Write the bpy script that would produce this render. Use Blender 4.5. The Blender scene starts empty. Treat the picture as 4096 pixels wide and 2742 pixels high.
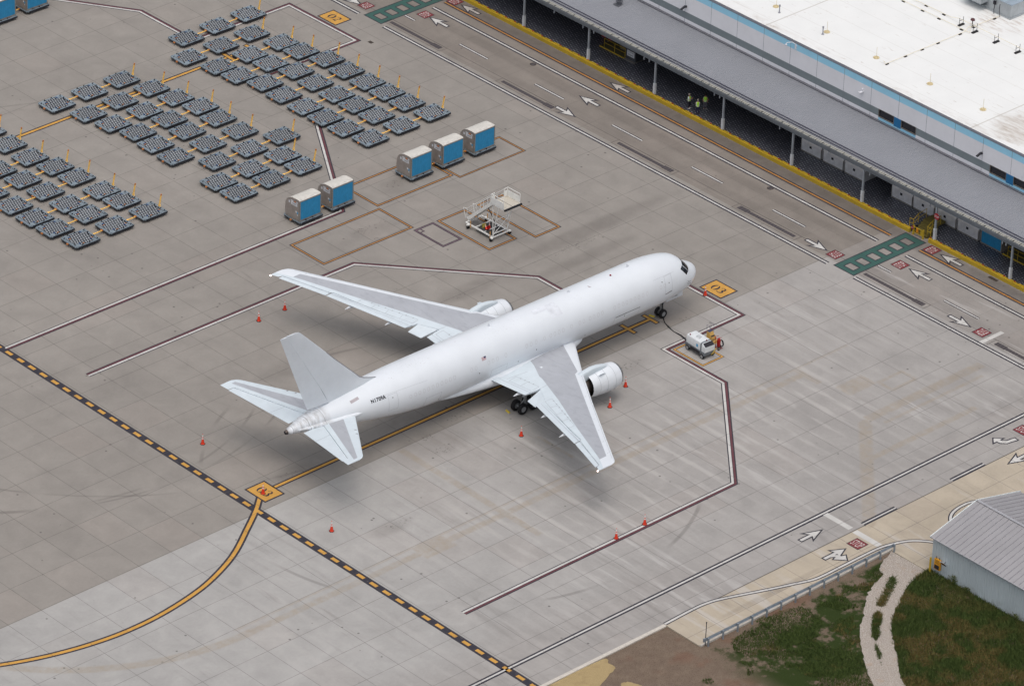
import bpy, math, random
import numpy as np
from mathutils import Vector, Matrix
random.seed(7)
rng = np.random.default_rng(7)
R = math.radians
SC = bpy.context.scene
COL = SC.collection

# ---------------------------------------------------------------- camera
cam_d = bpy.data.cameras.new("Camera"); cam = bpy.data.objects.new("Camera", cam_d); COL.objects.link(cam)
cam_d.sensor_fit = 'HORIZONTAL'; cam_d.sensor_width = 36; cam_d.lens = 182.69
cam_d.clip_start = 20; cam_d.clip_end = 5000
_yaw, _pit, _rol = 0.804713, 0.530752, 0.0382268
_f = Vector((math.cos(_yaw)*math.cos(_pit), math.sin(_yaw)*math.cos(_pit), -math.sin(_pit)))
_r = Vector((math.sin(_yaw), -math.cos(_yaw), 0)); _u = _r.cross(_f)
_r2 = _r*math.cos(_rol)+_u*math.sin(_rol); _u2 = -_r*math.sin(_rol)+_u*math.cos(_rol)
cam.matrix_world = Matrix(((_r2.x, _u2.x, -_f.x, -328.445), (_r2.y, _u2.y, -_f.y, -315.293), (_r2.z, _u2.z, -_f.z, 261.429), (0, 0, 0, 1)))
SC.camera = cam

# ---------------------------------------------------------------- light (overcast)
SUN_EL, SUN_AZ = R(74), R(-125)           # azimuth of the sun, measured from +X towards +Y
W = bpy.data.worlds.new("World"); SC.world = W; W.use_nodes = True
wn = W.node_tree; wn.nodes.clear()
sky = wn.nodes.new('ShaderNodeTexSky'); sky.sky_type = 'NISHITA'; sky.sun_disc = False
sky.sun_elevation = SUN_EL; sky.sun_rotation = R(90)-SUN_AZ
sky.dust_density = 6.0; sky.air_density = 1.0; sky.ozone_density = 1.0
hs = wn.nodes.new('ShaderNodeHueSaturation'); hs.inputs['Saturation'].default_value = 0.58
bg = wn.nodes.new('ShaderNodeBackground'); bg.inputs['Strength'].default_value = 0.11
wo = wn.nodes.new('ShaderNodeOutputWorld')
wn.links.new(sky.outputs[0], hs.inputs['Color']); wn.links.new(hs.outputs[0], bg.inputs[0]); wn.links.new(bg.outputs[0], wo.inputs[0])
sl = bpy.data.lights.new("Sun", 'SUN'); sl.energy = 0.95; sl.angle = R(95); sl.color = (1.0, 0.985, 0.96)
so = bpy.data.objects.new("Sun", sl); COL.objects.link(so)
sd = Vector((math.cos(SUN_EL)*math.cos(SUN_AZ), math.cos(SUN_EL)*math.sin(SUN_AZ), math.sin(SUN_EL)))
so.rotation_euler = sd.to_track_quat('Z', 'Y').to_euler()
SC.view_settings.view_transform = 'Standard'; SC.view_settings.look = 'None'
SC.view_settings.exposure = 0.10; SC.view_settings.gamma = 1.0; SC.view_settings.use_curve_mapping = False

# ---------------------------------------------------------------- helpers
def srgb(r, g, b):
    f = lambda c: (c/255/12.92 if c/255 <= 0.04045 else ((c/255+0.055)/1.055)**2.4)
    return (f(r), f(g), f(b), 1)

class NT:
    """tiny node-expression helper"""
    def __init__(s, name):
        s.m = bpy.data.materials.new(name); s.m.use_nodes = True
        s.t = s.m.node_tree; s.t.nodes.clear()
        s.out = s.t.nodes.new('ShaderNodeOutputMaterial'); s.b = s.t.nodes.new('ShaderNodeBsdfPrincipled')
        s.t.links.new(s.b.outputs[0], s.out.inputs[0])
    def _in(s, sock, v):
        if isinstance(v, bpy.types.NodeSocket): s.t.links.new(v, sock)
        else: sock.default_value = v
    def ma(s, op, a, b=0.0, c=0.0, clamp=False):
        n = s.t.nodes.new('ShaderNodeMath'); n.operation = op; n.use_clamp = clamp
        s._in(n.inputs[0], a); s._in(n.inputs[1], b); s._in(n.inputs[2], c); return n.outputs[0]
    def add(s, a, b): return s.ma('ADD', a, b)
    def sub(s, a, b): return s.ma('SUBTRACT', a, b)
    def mul(s, a, b): return s.ma('MULTIPLY', a, b)
    def mx(s, a, b): return s.ma('MAXIMUM', a, b)
    def mn(s, a, b): return s.ma('MINIMUM', a, b)
    def step(s, a, e, w):   # 0 below e, 1 above e+w
        n = s.t.nodes.new('ShaderNodeMapRange'); n.interpolation_type = 'SMOOTHSTEP'
        s._in(n.inputs[0], a); n.inputs[1].default_value = e; n.inputs[2].default_value = e+w
        n.inputs[3].default_value = 0; n.inputs[4].default_value = 1; return n.outputs[0]
    def rng(s, a, i0, i1, o0, o1):
        n = s.t.nodes.new('ShaderNodeMapRange'); s._in(n.inputs[0], a)
        for k, v in zip((1, 2, 3, 4), (i0, i1, o0, o1)): n.inputs[k].default_value = v
        return n.outputs[0]
    def pos(s, obj=False):
        if obj:
            n = s.t.nodes.new('ShaderNodeTexCoord'); p = n.outputs['Object']
        else:
            n = s.t.nodes.new('ShaderNodeNewGeometry'); p = n.outputs['Position']
        x = s.t.nodes.new('ShaderNodeSeparateXYZ'); s.t.links.new(p, x.inputs[0]); return p, x.outputs[0], x.outputs[1], x.outputs[2]
    def vec(s, x, y, z=0.0):
        n = s.t.nodes.new('ShaderNodeCombineXYZ'); s._in(n.inputs[0], x); s._in(n.inputs[1], y); s._in(n.inputs[2], z); return n.outputs[0]
    def noise(s, v, scale, detail=3, rough=0.5, dist=0.0):
        n = s.t.nodes.new('ShaderNodeTexNoise'); s.t.links.new(v, n.inputs['Vector'])
        n.inputs['Scale'].default_value = scale; n.inputs['Detail'].default_value = detail
        n.inputs['Roughness'].default_value = rough; n.inputs['Distortion'].default_value = dist; return n.outputs[0]
    def voro(s, v, scale, feat='F1'):
        n = s.t.nodes.new('ShaderNodeTexVoronoi'); n.feature = feat; s.t.links.new(v, n.inputs['Vector']); n.inputs['Scale'].default_value = scale; return n.outputs['Distance']
    def white(s, v):
        n = s.t.nodes.new('ShaderNodeTexWhiteNoise'); n.noise_dimensions = '3D'; s.t.links.new(v, n.inputs['Vector']); return n.outputs['Value']
    def mix(s, f, a, b, mode='MIX'):
        n = s.t.nodes.new('ShaderNodeMix'); n.data_type = 'RGBA'; n.blend_type = mode
        s._in(n.inputs[0], f); s._in(n.inputs[6], a); s._in(n.inputs[7], b); return n.outputs[2]
    def grey(s, v):
        n = s.t.nodes.new('ShaderNodeCombineColor')
        for k in range(3): s._in(n.inputs[k], v)
        return n.outputs[0]
    def box(s, x, y, x0, x1, y0, y1, e=0.3):   # soft rectangle mask
        a = s.mul(s.step(x, x0-e/2, e), s.sub(1.0, s.step(x, x1-e/2, e)))
        b = s.mul(s.step(y, y0-e/2, e), s.sub(1.0, s.step(y, y1-e/2, e)))
        return s.mul(a, b)
    def blob(s, x, y, cx, cy, rx, ry):
        dx = s.mul(s.sub(x, cx), 1.0/rx); dy = s.mul(s.sub(y, cy), 1.0/ry)
        d = s.add(s.mul(dx, dx), s.mul(dy, dy)); return s.sub(1.0, s.step(d, 0.0, 1.0))
    def bump(s, h, dist, strength=1.0):
        n = s.t.nodes.new('ShaderNodeBump'); s._in(n.inputs['Height'], h); n.inputs['Distance'].default_value = dist
        n.inputs['Strength'].default_value = strength; s.t.links.new(n.outputs[0], s.b.inputs['Normal'])
    def fin(s, col, rough=0.6, metal=0.0, spec=0.5):
        s._in(s.b.inputs['Base Color'], col); s._in(s.b.inputs['Roughness'], rough); s._in(s.b.inputs['Metallic'], metal)
        s.b.inputs['Specular IOR Level'].default_value = spec; return s.m

def M(name, rgb, rough=0.6, metal=0.0, var=0.12, scale=1.5, dirt=0.0, spec=0.4, orand=0.0):
    """procedural paint: slow tone variation, fine speckle, optional grime"""
    n = NT(name); p, x, y, z = n.pos(True)
    c = srgb(*rgb) if max(rgb) > 1 else (*rgb, 1)
    a = n.noise(p, scale, 4, 0.6); f = n.rng(a, 0.3, 0.7, 1-var, 1+var)
    col = n.mix(1.0, c, n.grey(f), 'MULTIPLY')
    if orand > 0:
        oi = n.t.nodes.new('ShaderNodeObjectInfo'); col = n.mix(1.0, col, n.grey(n.rng(oi.outputs['Random'], 0, 1, 1-orand, 1+orand)), 'MULTIPLY')
    if dirt > 0:
        d = n.step(n.noise(p, scale*2.7, 6, 0.7), 0.52, 0.2); col = n.mix(n.mul(d, dirt), col, (0.09, 0.08, 0.07, 1))
    return n.fin(col, n.rng(a, 0.3, 0.7, rough-0.05, rough+0.08), metal, spec)

class MB:
    def __init__(s): s.v = []; s.f = []; s.m = []
    def add(s, vs, fs, m=0):
        o = len(s.v); s.v += [tuple(v) for v in vs]
        for f in fs: s.f.append(tuple(i+o for i in f)); s.m.append(m)
    def poly(s, pts, m=0): s.add(pts, [tuple(range(len(pts)))], m)
    def box(s, x0, x1, y0, y1, z0, z1, m=0, T=None):
        vs = [(x, y, z) for z in (z0, z1) for y in (y0, y1) for x in (x0, x1)]
        if T is not None: vs = [tuple(T @ Vector(v)) for v in vs]
        s.add(vs, [(0, 2, 3, 1), (4, 5, 7, 6), (0, 1, 5, 4), (2, 6, 7, 3), (0, 4, 6, 2), (1, 3, 7, 5)], m)
    def cbox(s, c, d, m=0, T=None): s.box(c[0]-d[0]/2, c[0]+d[0]/2, c[1]-d[1]/2, c[1]+d[1]/2, c[2]-d[2]/2, c[2]+d[2]/2, m, T)
    def prism(s, pts, z0, z1, m=0):
        n = len(pts)
        s.add([(x, y, z0) for x, y in pts]+[(x, y, z1) for x, y in pts], [tuple(range(n))[::-1], tuple(range(n, 2*n))]+[(i, (i+1) % n, (i+1) % n+n, i+n) for i in range(n)], m)
    def tube(s, p0, p1, r, m=0, n=8, r1=None, cap=True):
        p0 = Vector(p0); p1 = Vector(p1); d = (p1-p0)
        if d.length < 1e-6: return
        q = d.to_track_quat('Z', 'Y'); r1 = r if r1 is None else r1; vs = []
        for p, rr in ((p0, r), (p1, r1)):
            for k in range(n):
                a = 2*math.pi*k/n; vs.append(p + q @ Vector((rr*math.cos(a), rr*math.sin(a), 0)))
        fs = [(k, (k+1) % n, (k+1) % n+n, k+n) for k in range(n)]
        if cap: fs += [tuple(range(n))[::-1], tuple(range(n, 2*n))]
        s.add(vs, fs, m)
    def path(s, pts, r, m=0, n=6):
        for a, b in zip(pts, pts[1:]): s.tube(a, b, r, m, n)
    def lathe(s, prof, T, m=0, n=24, mats=None):   # prof: list of (axial, radius); axis = local X of T
        vs = []
        for (a, r) in prof:
            for k in range(n):
                t = 2*math.pi*k/n; vs.append(tuple(T @ Vector((a, r*math.cos(t), r*math.sin(t)))))
        for i in range(len(prof)-1):
            mm = m if mats is None else mats[i]
            s.add([], [], mm)
        o = len(s.v); s.v += vs
        for i in range(len(prof)-1):
            mm = m if mats is None else mats[i]
            for k in range(n):
                s.f.append((o+i*n+k, o+i*n+(k+1) % n, o+(i+1)*n+(k+1) % n, o+(i+1)*n+k)); s.m.append(mm)
    def rings(s, rr, m=0, cap=True, mats=None):
        n = len(rr[0]); o = len(s.v)
        for r in rr: s.v += [tuple(p) for p in r]
        for i in range(len(rr)-1):
            for k in range(n):
                s.f.append((o+i*n+k, o+i*n+(k+1) % n, o+(i+1)*n+(k+1) % n, o+(i+1)*n+k)); s.m.append(m if mats is None else mats(i, k))
        if cap:
            s.f.append(tuple(o+k for k in range(n))[::-1]); s.m.append(m)
            s.f.append(tuple(o+(len(rr)-1)*n+k for k in range(n))); s.m.append(m)
    def merge(s, o, m0=0):
        k = len(s.v); s.v += o.v; s.f += [tuple(i+k for i in f) for f in o.f]; s.m += [m+m0 for m in o.m]
    def islands(s):
        par = list(range(len(s.v)))
        def fd(i):
            while par[i] != i: par[i] = par[par[i]]; i = par[i]
            return i
        for f in s.f:
            for i in f[1:]: par[fd(i)] = fd(f[0])
        g = {}
        for f, m in zip(s.f, s.m): g.setdefault(fd(f[0]), []).append((f, m))
        out = []
        for fs in g.values():
            b = MB(); mp = {}
            for f, m in fs:
                for i in f:
                    if i not in mp: mp[i] = len(b.v); b.v.append(s.v[i])
                b.f.append(tuple(mp[i] for i in f)); b.m.append(m)
            out.append(b)
        return out
    def build_each(s, name, mats, parent=None, smooth=None): return [b.build(name, mats, parent, smooth) for b in s.islands()]
    def build(s, name, mats, parent=None, smooth=None, loc=None, rz=None):
        me = bpy.data.meshes.new(name); me.from_pydata(s.v, [], s.f)
        if not isinstance(mats, (list, tuple)): mats = [mats]
        for mm in mats: me.materials.append(mm)
        if len(mats) > 1: me.polygons.foreach_set('material_index', s.m)
        me.update()
        if smooth is not None:
            me.polygons.foreach_set('use_smooth', [True]*len(me.polygons)); me.set_sharp_from_angle(angle=R(smooth))
        o = bpy.data.objects.new(name, me); COL.objects.link(o)
        if parent is not None: o.parent = parent
        if loc is not None: o.location = loc
        if rz is not None: o.rotation_euler.z = rz
        return o

def thing(name, label, cat, loc=(0, 0, 0), rz=0.0, group=None):
    o = bpy.data.objects.new(name, None); COL.objects.link(o); o.location = loc; o.rotation_euler.z = rz
    o.empty_display_size = 0.3; tag(o, label, cat, group); return o
def tag(o, label, cat, group=None):
    o['label'] = label; o['category'] = cat
    if group: o['group'] = group
    return o
def struct(o): o['kind'] = 'structure'; return o
def dup(root, loc, rz, label, cat=None, group=None, skip=()):
    kids = {}
    for ch in KIDS(root): kids[ch] = KIDS(ch)
    r = root.copy(); COL.objects.link(r); r.location = loc; r.rotation_euler.z = rz; r['label'] = label
    if group: r['group'] = group
    for ch, gs in kids.items():
        if ch.name.split('.')[0] in skip: continue
        c = ch.copy(); COL.objects.link(c); c.parent = r
        for g in gs:
            d = g.copy(); COL.objects.link(d); d.parent = c
    return r
def KIDS(o): return [c for c in COL.objects if c.parent == o]

def text_geo(txt, size=1.0, spacing=1.0, bold=0.0):
    cu = bpy.data.curves.new('t', 'FONT'); cu.body = txt; cu.size = size; cu.space_character = spacing; cu.align_x = 'CENTER'; cu.align_y = 'CENTER'
    cu.resolution_u = 4; cu.offset = bold
    o = bpy.data.objects.new('t', cu); COL.objects.link(o)
    dg = bpy.context.evaluated_depsgraph_get(); me = bpy.data.meshes.new_from_object(o.evaluated_get(dg))
    vs = [tuple(v.co) for v in me.vertices]; fs = [tuple(p.vertices) for p in me.polygons]
    bpy.data.objects.remove(o); bpy.data.curves.remove(cu); bpy.data.meshes.remove(me)
    return vs, fs
def fit_geo(g, w, h):
    vs, fs = g; a = np.array(vs); lo = a[:, :2].min(0); hi = a[:, :2].max(0); c = (lo+hi)/2; s = np.array([w, h])/(hi-lo)
    return [((x-c[0])*s[0], (y-c[1])*s[1], 0) for x, y, z in vs], fs
def put_flat(mb, g, cx, cy, z, ang, m=0):     # text reading direction = ang
    c, s_ = math.cos(ang), math.sin(ang)
    mb.add([(cx+x*c-y*s_, cy+x*s_+y*c, z) for x, y, _ in g[0]], g[1], m)

def offset_line(pts, d, closed=False):
    """offset a polyline to its left by d with mitred corners"""
    n = len(pts); out = []
    for i in range(n):
        p = np.array(pts[i], float)
        a = np.array(pts[i-1], float) if (i > 0 or closed) else None
        b = np.array(pts[(i+1) % n], float) if (i < n-1 or closed) else None
        ds = []
        if a is not None: v = p-a; ds.append(v/np.linalg.norm(v))
        if b is not None: v = b-p; ds.append(v/np.linalg.norm(v))
        ns = [np.array([-v[1], v[0]]) for v in ds]
        if len(ns) == 1: q = ns[0]*d
        else:
            m = ns[0]+ns[1]; m /= np.linalg.norm(m); q = m*d/max(0.25, m@ns[0])
        out.append(tuple(p+q))
    return out
def stripe(mb, pts, d0, d1, z, m=0, closed=False):
    A = offset_line(pts, d0, closed); B = offset_line(pts, d1, closed); n = len(pts)
    for i in range(n if closed else n-1):
        j = (i+1) % n
        mb.poly([(*A[i], z), (*A[j], z), (*B[j], z), (*B[i], z)][::-1] if d1 > d0 else [(*A[i], z), (*A[j], z), (*B[j], z), (*B[i], z)], m)
# ---------------------------------------------------------------- ground, apron
OX, OY, SX, SY = -69.9696, -20.4142, 3.81, 4.572
def apron_mat():
    n = NT("apron concrete"); p, x, y, z = n.pos()
    u = n.mul(n.sub(x, OX), 1/SX); v = n.mul(n.sub(y, OY), 1/SY)
    iu = n.ma('FLOOR', u); iv = n.ma('FLOOR', v); fu = n.ma('FRACT', u); fv = n.ma('FRACT', v)
    ju = n.mul(n.sub(0.5, n.ma('ABSOLUTE', n.sub(fu, 0.5))), SX); jv = n.mul(n.sub(0.5, n.ma('ABSOLUTE', n.sub(fv, 0.5))), SY)
    slab = n.white(n.vec(iu, iv, 3.0)); slab2 = n.white(n.vec(iu, iv, 9.0))
    newer = n.sub(1.0, n.step(y, -2.25, 0.08)); tan = n.mx(n.mul(n.sub(1.0, n.step(y, -40.42, 0.06)), n.step(x, -44, 0.1)), n.mul(n.mul(n.step(x, -18.45, .1), n.sub(1.0, n.step(y, -40.42, 0.06))), 1.0))
    road = n.step(x, 17.1, 0.1)
    old = srgb(142, 137, 131); nw = srgb(163, 161, 158); tn = srgb(176, 165, 148); rd = srgb(130, 123, 116)
    col = n.mix(newer, old, nw)
    col = n.mix(n.mul(road, n.rng(y, -35, 5, 0.45, 1.0)), col, rd)
    # a warmer, less bright belt of the newer concrete near the service road
    b = n.mul(n.mul(newer, n.mx(n.sub(1.0, n.step(n.add(y, n.mul(n.noise(p, .12, 3), 6)), -33, 8)), n.mul(n.step(n.add(x, n.mul(n.noise(p, .08, 3), 16)), -58, 45), .8))), 0.62)
    col = n.mix(b, col, srgb(149, 144, 140))
    col = n.mix(tan, col, tn)
    # slab to slab
    f = n.rng(slab, 0, 1, .98, 1.02); col = n.mix(1.0, col, n.grey(f), 'MULTIPLY')
    col = n.mix(n.mul(n.step(slab2, .8, .2), .15), col, srgb(158, 146, 138))
    # mottling at several scales
    big = n.noise(p, .045, 4, .6); mid = n.noise(p, .35, 5, .65, .5); fine = n.noise(p, 3.5, 4, .7); grain = n.noise(p, 22, 2, .6)
    k = n.add(n.add(n.rng(big, .3, .7, -.08, .08), n.rng(mid, .3, .7, -.09, .09)), n.add(n.rng(fine, .3, .7, -.035, .035), n.rng(grain, .3, .7, -.03, .03)))
    col = n.mix(1.0, col, n.grey(n.add(k, 1.0)), 'MULTIPLY')
    # brushed streaks across the slabs on the newer concrete, slight ones on the old
    sv = n.vec(n.mul(x, 1.1), n.mul(y, .10), 0); st = n.noise(sv, .85, 5, .6, .15)
    patch = n.step(n.noise(p, .07, 2), .42, .2)
    pale = n.mul(n.step(st, .54, .12), n.mul(patch, n.add(.03, n.mul(newer, n.mul(.45, n.mul(n.sub(1.0, n.step(y, -11, 7)), n.step(x, -62, 30)))))))
    col = n.mix(pale, col, srgb(192, 189, 186))
    fs = n.ma('FRACT', n.add(n.mul(n.sub(x, OX), 1/1.905), n.mul(n.noise(n.vec(n.mul(x, .3), n.mul(y, .12), 0), 1.0, 3), .5)))
    comb = n.mul(n.sub(1.0, n.step(n.ma('ABSOLUTE', n.sub(fs, .5)), .05, .22)), n.mul(n.step(n.noise(n.vec(n.mul(x, .9), n.mul(y, .16), 4), 1.0, 4, .6), .40, .2), n.mx(n.box(x, y, -46, 1, -27.5, -13, 7), n.mul(n.box(x, y, -75, 14, -40, -4, 6), .3))))
    col = n.mix(n.mul(comb, .62), col, srgb(180, 176, 172))
    dark = n.mul(n.sub(1.0, n.step(st, .30, .16)), n.mul(patch, n.add(.08, n.mul(newer, .2))))
    col = n.mix(dark, col, srgb(110, 104, 100))
    # ghosts of markings that were ground away (tan bands)
    gh = None
    for bx in ((-74, -1.8, -17.55, -16.75), (-74, 6, -16.1, -15.85), (-1.9, -1.2, -19.4, -15.9), (-.9, 2.8, -23.0, -20.9), (2.9, 3.3, -25, -22.8), (6.2, 6.6, -25, -22.8), (2.9, 6.5, -25.1, -24.7), (2.9, 6.5, -23.2, -22.8), (-2.9, 13.5, -27.7, -26.6), (-2, 12, -28.9, -28.5), (-8, 7, -32.8, -32.1), (-42, -41.2, -22, -2.3), (-52.5, -48.8, -18.3, -15.9), (-30, -29.6, -14, -9)):
        m = n.box(x, y, *bx, .35); gh = m if gh is None else n.mx(gh, m)
    d1 = n.mul(n.sub(n.sub(x, y), 24.0), .7071); m = n.mul(n.sub(1.0, n.step(n.ma('ABSOLUTE', d1), .45, .4)), n.box(x, y, -17, -2.9, -41, -27, .4)); gh = n.mx(gh, m)
    rr = n.ma('SQRT', n.add(n.ma('POWER', n.sub(x, -73.0), 2.0), n.ma('POWER', n.sub(y, 9.0), 2.0)))
    m = n.mul(n.sub(1.0, n.step(n.ma('ABSOLUTE', n.sub(rr, 26.1)), .3, .4)), n.mul(n.sub(1.0, n.step(x, -73, 1)), n.sub(1.0, n.step(y, 4, 1)))); gh = n.mx(gh, m)
    col = n.mix(n.mul(gh, n.rng(n.noise(p, 1.2, 4, .7), .35, .65, .15, .55)), col, srgb(152, 139, 120))
    # tyre and exhaust soot: soft bands and speckled blots
    soft = None
    for (cx, cy, rx, ry, s) in ((2, 17.6, 15, 1.5, .38), (-2, 13.6, 9, 1.2, .3), (-16, 16.3, 5, 1.5, .3), (-38, 16, 6, 2.2, .25), (-52, 1.0, 3.2, 1.6, .35), (-38.5, -3.5, 5, 3, .28), (-29, 3, 16, 5, .22), (-51.5, -12, 3.2, 1.4, .28), (-14, -5, 4, 2, .2), (26.4, 20, 1.5, 160, .6), (22, 40, 1.2, 60, .3), (18.9, 0, 1.0, 90, .2), (-16.5, 31.5, 6, 1.6, .16), (-7, 37.2, 3, 2, .2), (-20, -8.6, 1.4, .9, .4), (10, -34, 7, 1.2, .15), (9.5, -27.8, 7, 1.4, .12), (-27, 0, 5, 3.5, .2), (-32, -42.9, 9, .5, .3)):
        m = n.mul(n.blob(x, y, cx, cy, rx, ry), s); soft = m if soft is None else n.mx(soft, m)
    col = n.mix(n.mul(soft, n.rng(n.noise(p, .5, 4, .6), .3, .7, .5, 1.0)), col, srgb(78, 72, 68))
    sp = None
    for (cx, cy, rx, ry) in ((-1, 16.0, 6, .7), (-17.5, 15.9, 1.5, .5), (-52.5, .9, 2.4, .9), (-38.2, -4.9, 1.8, 1.0), (-38.2, -2.3, 1.3, .7), (-13.5, -5.0, 2.3, 1.0), (-15.5, 32.2, 2.2, 1.0), (-12.9, 32.4, .9, .5), (-6.8, 37.6, 1.6, 1.0), (-50.6, -12, 2.4, .8), (-20.5, -8.3, 1.3, .5), (-17, 30.0, 1.8, .5), (-3, -2, 1.2, .8), (-33.3, -1.2, 2.2, .8)):
        m = n.blob(x, y, cx, cy, rx, ry); sp = m if sp is None else n.mx(sp, m)
    spk = n.mul(n.step(n.noise(p, 3.2, 4, .8), .56, .06), n.step(n.mul(sp, n.noise(p, .9, 3, .7)), .12, .25))
    col = n.mix(n.mul(spk, .62), col, srgb(62, 57, 54))
    # small loose spots everywhere
    dots = n.sub(1.0, n.step(n.voro(p, .6), .05, .04)); dsel = n.step(n.noise(p, .11, 2), .47, .1)
    col = n.mix(n.mul(n.mul(dots, dsel), .6), col, srgb(60, 56, 54))
    # old tyre arcs
    for (cx, cy, rad, w) in ((-62, 34, 26, .16), (-60, 36, 29, .14), (-40, -8, 24, .2), (-43, 40, 40, .15)):
        r2 = n.ma('SQRT', n.add(n.ma('POWER', n.sub(x, cx), 2.0), n.ma('POWER', n.sub(y, cy), 2.0)))
        a = n.mul(n.sub(1.0, n.step(n.ma('ABSOLUTE', n.sub(r2, rad)), w*.4, w)), n.step(n.noise(p, .09, 2), .5, .12))
        col = n.mix(n.mul(a, .34), col, srgb(88, 83, 80))
    # joints
    jn = n.rng(n.noise(p, .8, 2), .3, .7, .55, 1.0)
    jl = n.mx(n.sub(1.0, n.step(ju, .008, .028)), n.sub(1.0, n.step(jv, .008, .028)))
    rj = n.mx(n.mul(road, n.sub(1.0, n.step(n.ma('ABSOLUTE', n.sub(x, 18.23)), .03, .03))), n.mul(n.step(n.mul(y, -1.0), 40.2, .01), 0.0))
    rmute = n.sub(1.0, n.mul(n.mul(road, n.step(ju, .0, .0001)), 0.0))
    jl = n.mx(n.mul(jl, n.sub(1.0, n.mul(road, .55))), rj)
    jcol = n.mix(newer, srgb(84, 80, 76), srgb(100, 96, 94))
    col = n.mix(n.mul(n.mul(jl, jn), .92), col, jcol)
    j40 = n.mul(n.sub(1.0, n.step(n.ma('ABSOLUTE', n.add(y, 40.38)), .04, .03)), n.step(x, -37.5, .1)); col = n.mix(n.mul(j40, .8), col, srgb(70, 66, 62))
    n.bump(n.add(n.mul(grain, .6), fine), .01, .35)
    return n.fin(col, n.rng(mid, .3, .7, .78, .92), 0, .25)
MAT_APRON = apron_mat()

def ground_mat():
    n = NT("dirt and turf"); p, x, y, z = n.pos()
    a = n.noise(p, .16, 4, .6, .4); b = n.noise(p, 1.1, 5, .7); c = n.noise(p, 9, 4, .75); d = n.noise(p, 40, 2, .6)
    dirt = n.mix(b, srgb(104, 88, 76), srgb(150, 134, 118)); dirt = n.mix(n.step(c, .5, .2), dirt, srgb(80, 66, 58))
    red = n.step(n.noise(p, .3, 3), .55, .15); dirt = n.mix(n.mul(red, .35), dirt, srgb(126, 84, 66))
    green = n.mix(c, srgb(34, 46, 24), srgb(66, 80, 38))
    g = n.step(n.add(n.mul(a, .65), n.mul(b, .35)), .44, .08)
    g = n.mul(g, n.sub(1.0, n.mul(n.step(n.mul(x, -1.0), 41.0, 4.0), n.step(n.mul(y, -1), 0, 1))))
    g = n.mul(g, n.step(n.mul(y, -1.0), 45.4, .5))
    col = n.mix(g, dirt, green)
    n.bump(n.add(b, c), .18, .8)
    return n.fin(n.mix(n.mul(n.step(d, .5, .2), .25), col, srgb(60, 52, 44)), .95, 0, .1)
MAT_GROUND = ground_mat()

mb = MB(); mb.poly([(-2500, -2500, -.12), (2500, -2500, -.12), (2500, 2500, -.12), (-2500, 2500, -.12)])
struct(mb.build('ground', MAT_GROUND))
mb = MB(); mb.prism([(-420, -40.24), (-43.26, -40.24), (-43.26, -44.86), (-18.2, -44.86), (-18.2, -49.5), (200, -49.5), (200, 420), (-420, 420)], -.6, 0)
struct(mb.build('apron', MAT_APRON))
# pale kerb strip on the free edge of the service road
MAT_KERB = M("kerb concrete", (196, 190, 180), .85, var=.12, scale=3, dirt=.3)
mb = MB(); mb.box(-420, -43.3, -40.62, -40.245, -.5, .012)
struct(mb.build('kerb', MAT_KERB))
mb = MB(); mb.box(-43.2, -18.15, -45.02, -44.865, -.5, .06); struct(mb.build('kerb', MAT_KERB))

# ---------------------------------------------------------------- painted markings
def paint(name, rgb, wear=.35, under=(150, 145, 140)):
    n = NT(name); p, x, y, z = n.pos()
    w = n.mx(n.mul(n.step(n.noise(p, 2.2, 6, .75), .58, .14), wear), n.mul(n.step(n.noise(n.vec(n.mul(x, 4), n.mul(y, .5)), 1.5, 4, .7), .6, .1), wear*.6))
    t = n.rng(n.noise(p, .6, 4, .6), .3, .7, .86, 1.08)
    col = n.mix(1.0, srgb(*rgb), n.grey(t), 'MULTIPLY')
    u = n.mul(n.sub(x, OX), 1/SX); v = n.mul(n.sub(y, OY), 1/SY)
    ju = n.mul(n.sub(0.5, n.ma('ABSOLUTE', n.sub(n.ma('FRACT', u), 0.5))), SX); jv = n.mul(n.sub(0.5, n.ma('ABSOLUTE', n.sub(n.ma('FRACT', v), 0.5))), SY)
    jl = n.mx(n.sub(1.0, n.step(ju, .015, .03)), n.sub(1.0, n.step(jv, .015, .03)))
    col = n.mix(w, col, srgb(*under)); col = n.mix(n.mul(jl, .5), col, srgb(80, 74, 70))
    return n.fin(col, .75, 0, .3)
P_BLK = paint("black paint", (54, 52, 60), .35); P_WHT = paint("white paint", (196, 194, 190), .35); P_RED = paint("maroon paint", (100, 60, 66), .3)
P_YEL = paint("yellow paint", (198, 150, 74), .4, (120, 100, 70)); P_ORG = paint("orange paint", (176, 126, 68), .45, (110, 95, 80)); P_TEAL = paint("teal paint", (58, 92, 86), .3, (110, 120, 112))
P_SGN = paint("stop red paint", (126, 54, 58), .3, (110, 90, 88)); P_PUR = paint("faded maroon paint", (104, 84, 92), .5)
Z1, Z2, Z3 = .004, .008, .012
def mark(name, mb, mats): return struct(mb.build(name, mats))

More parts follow.
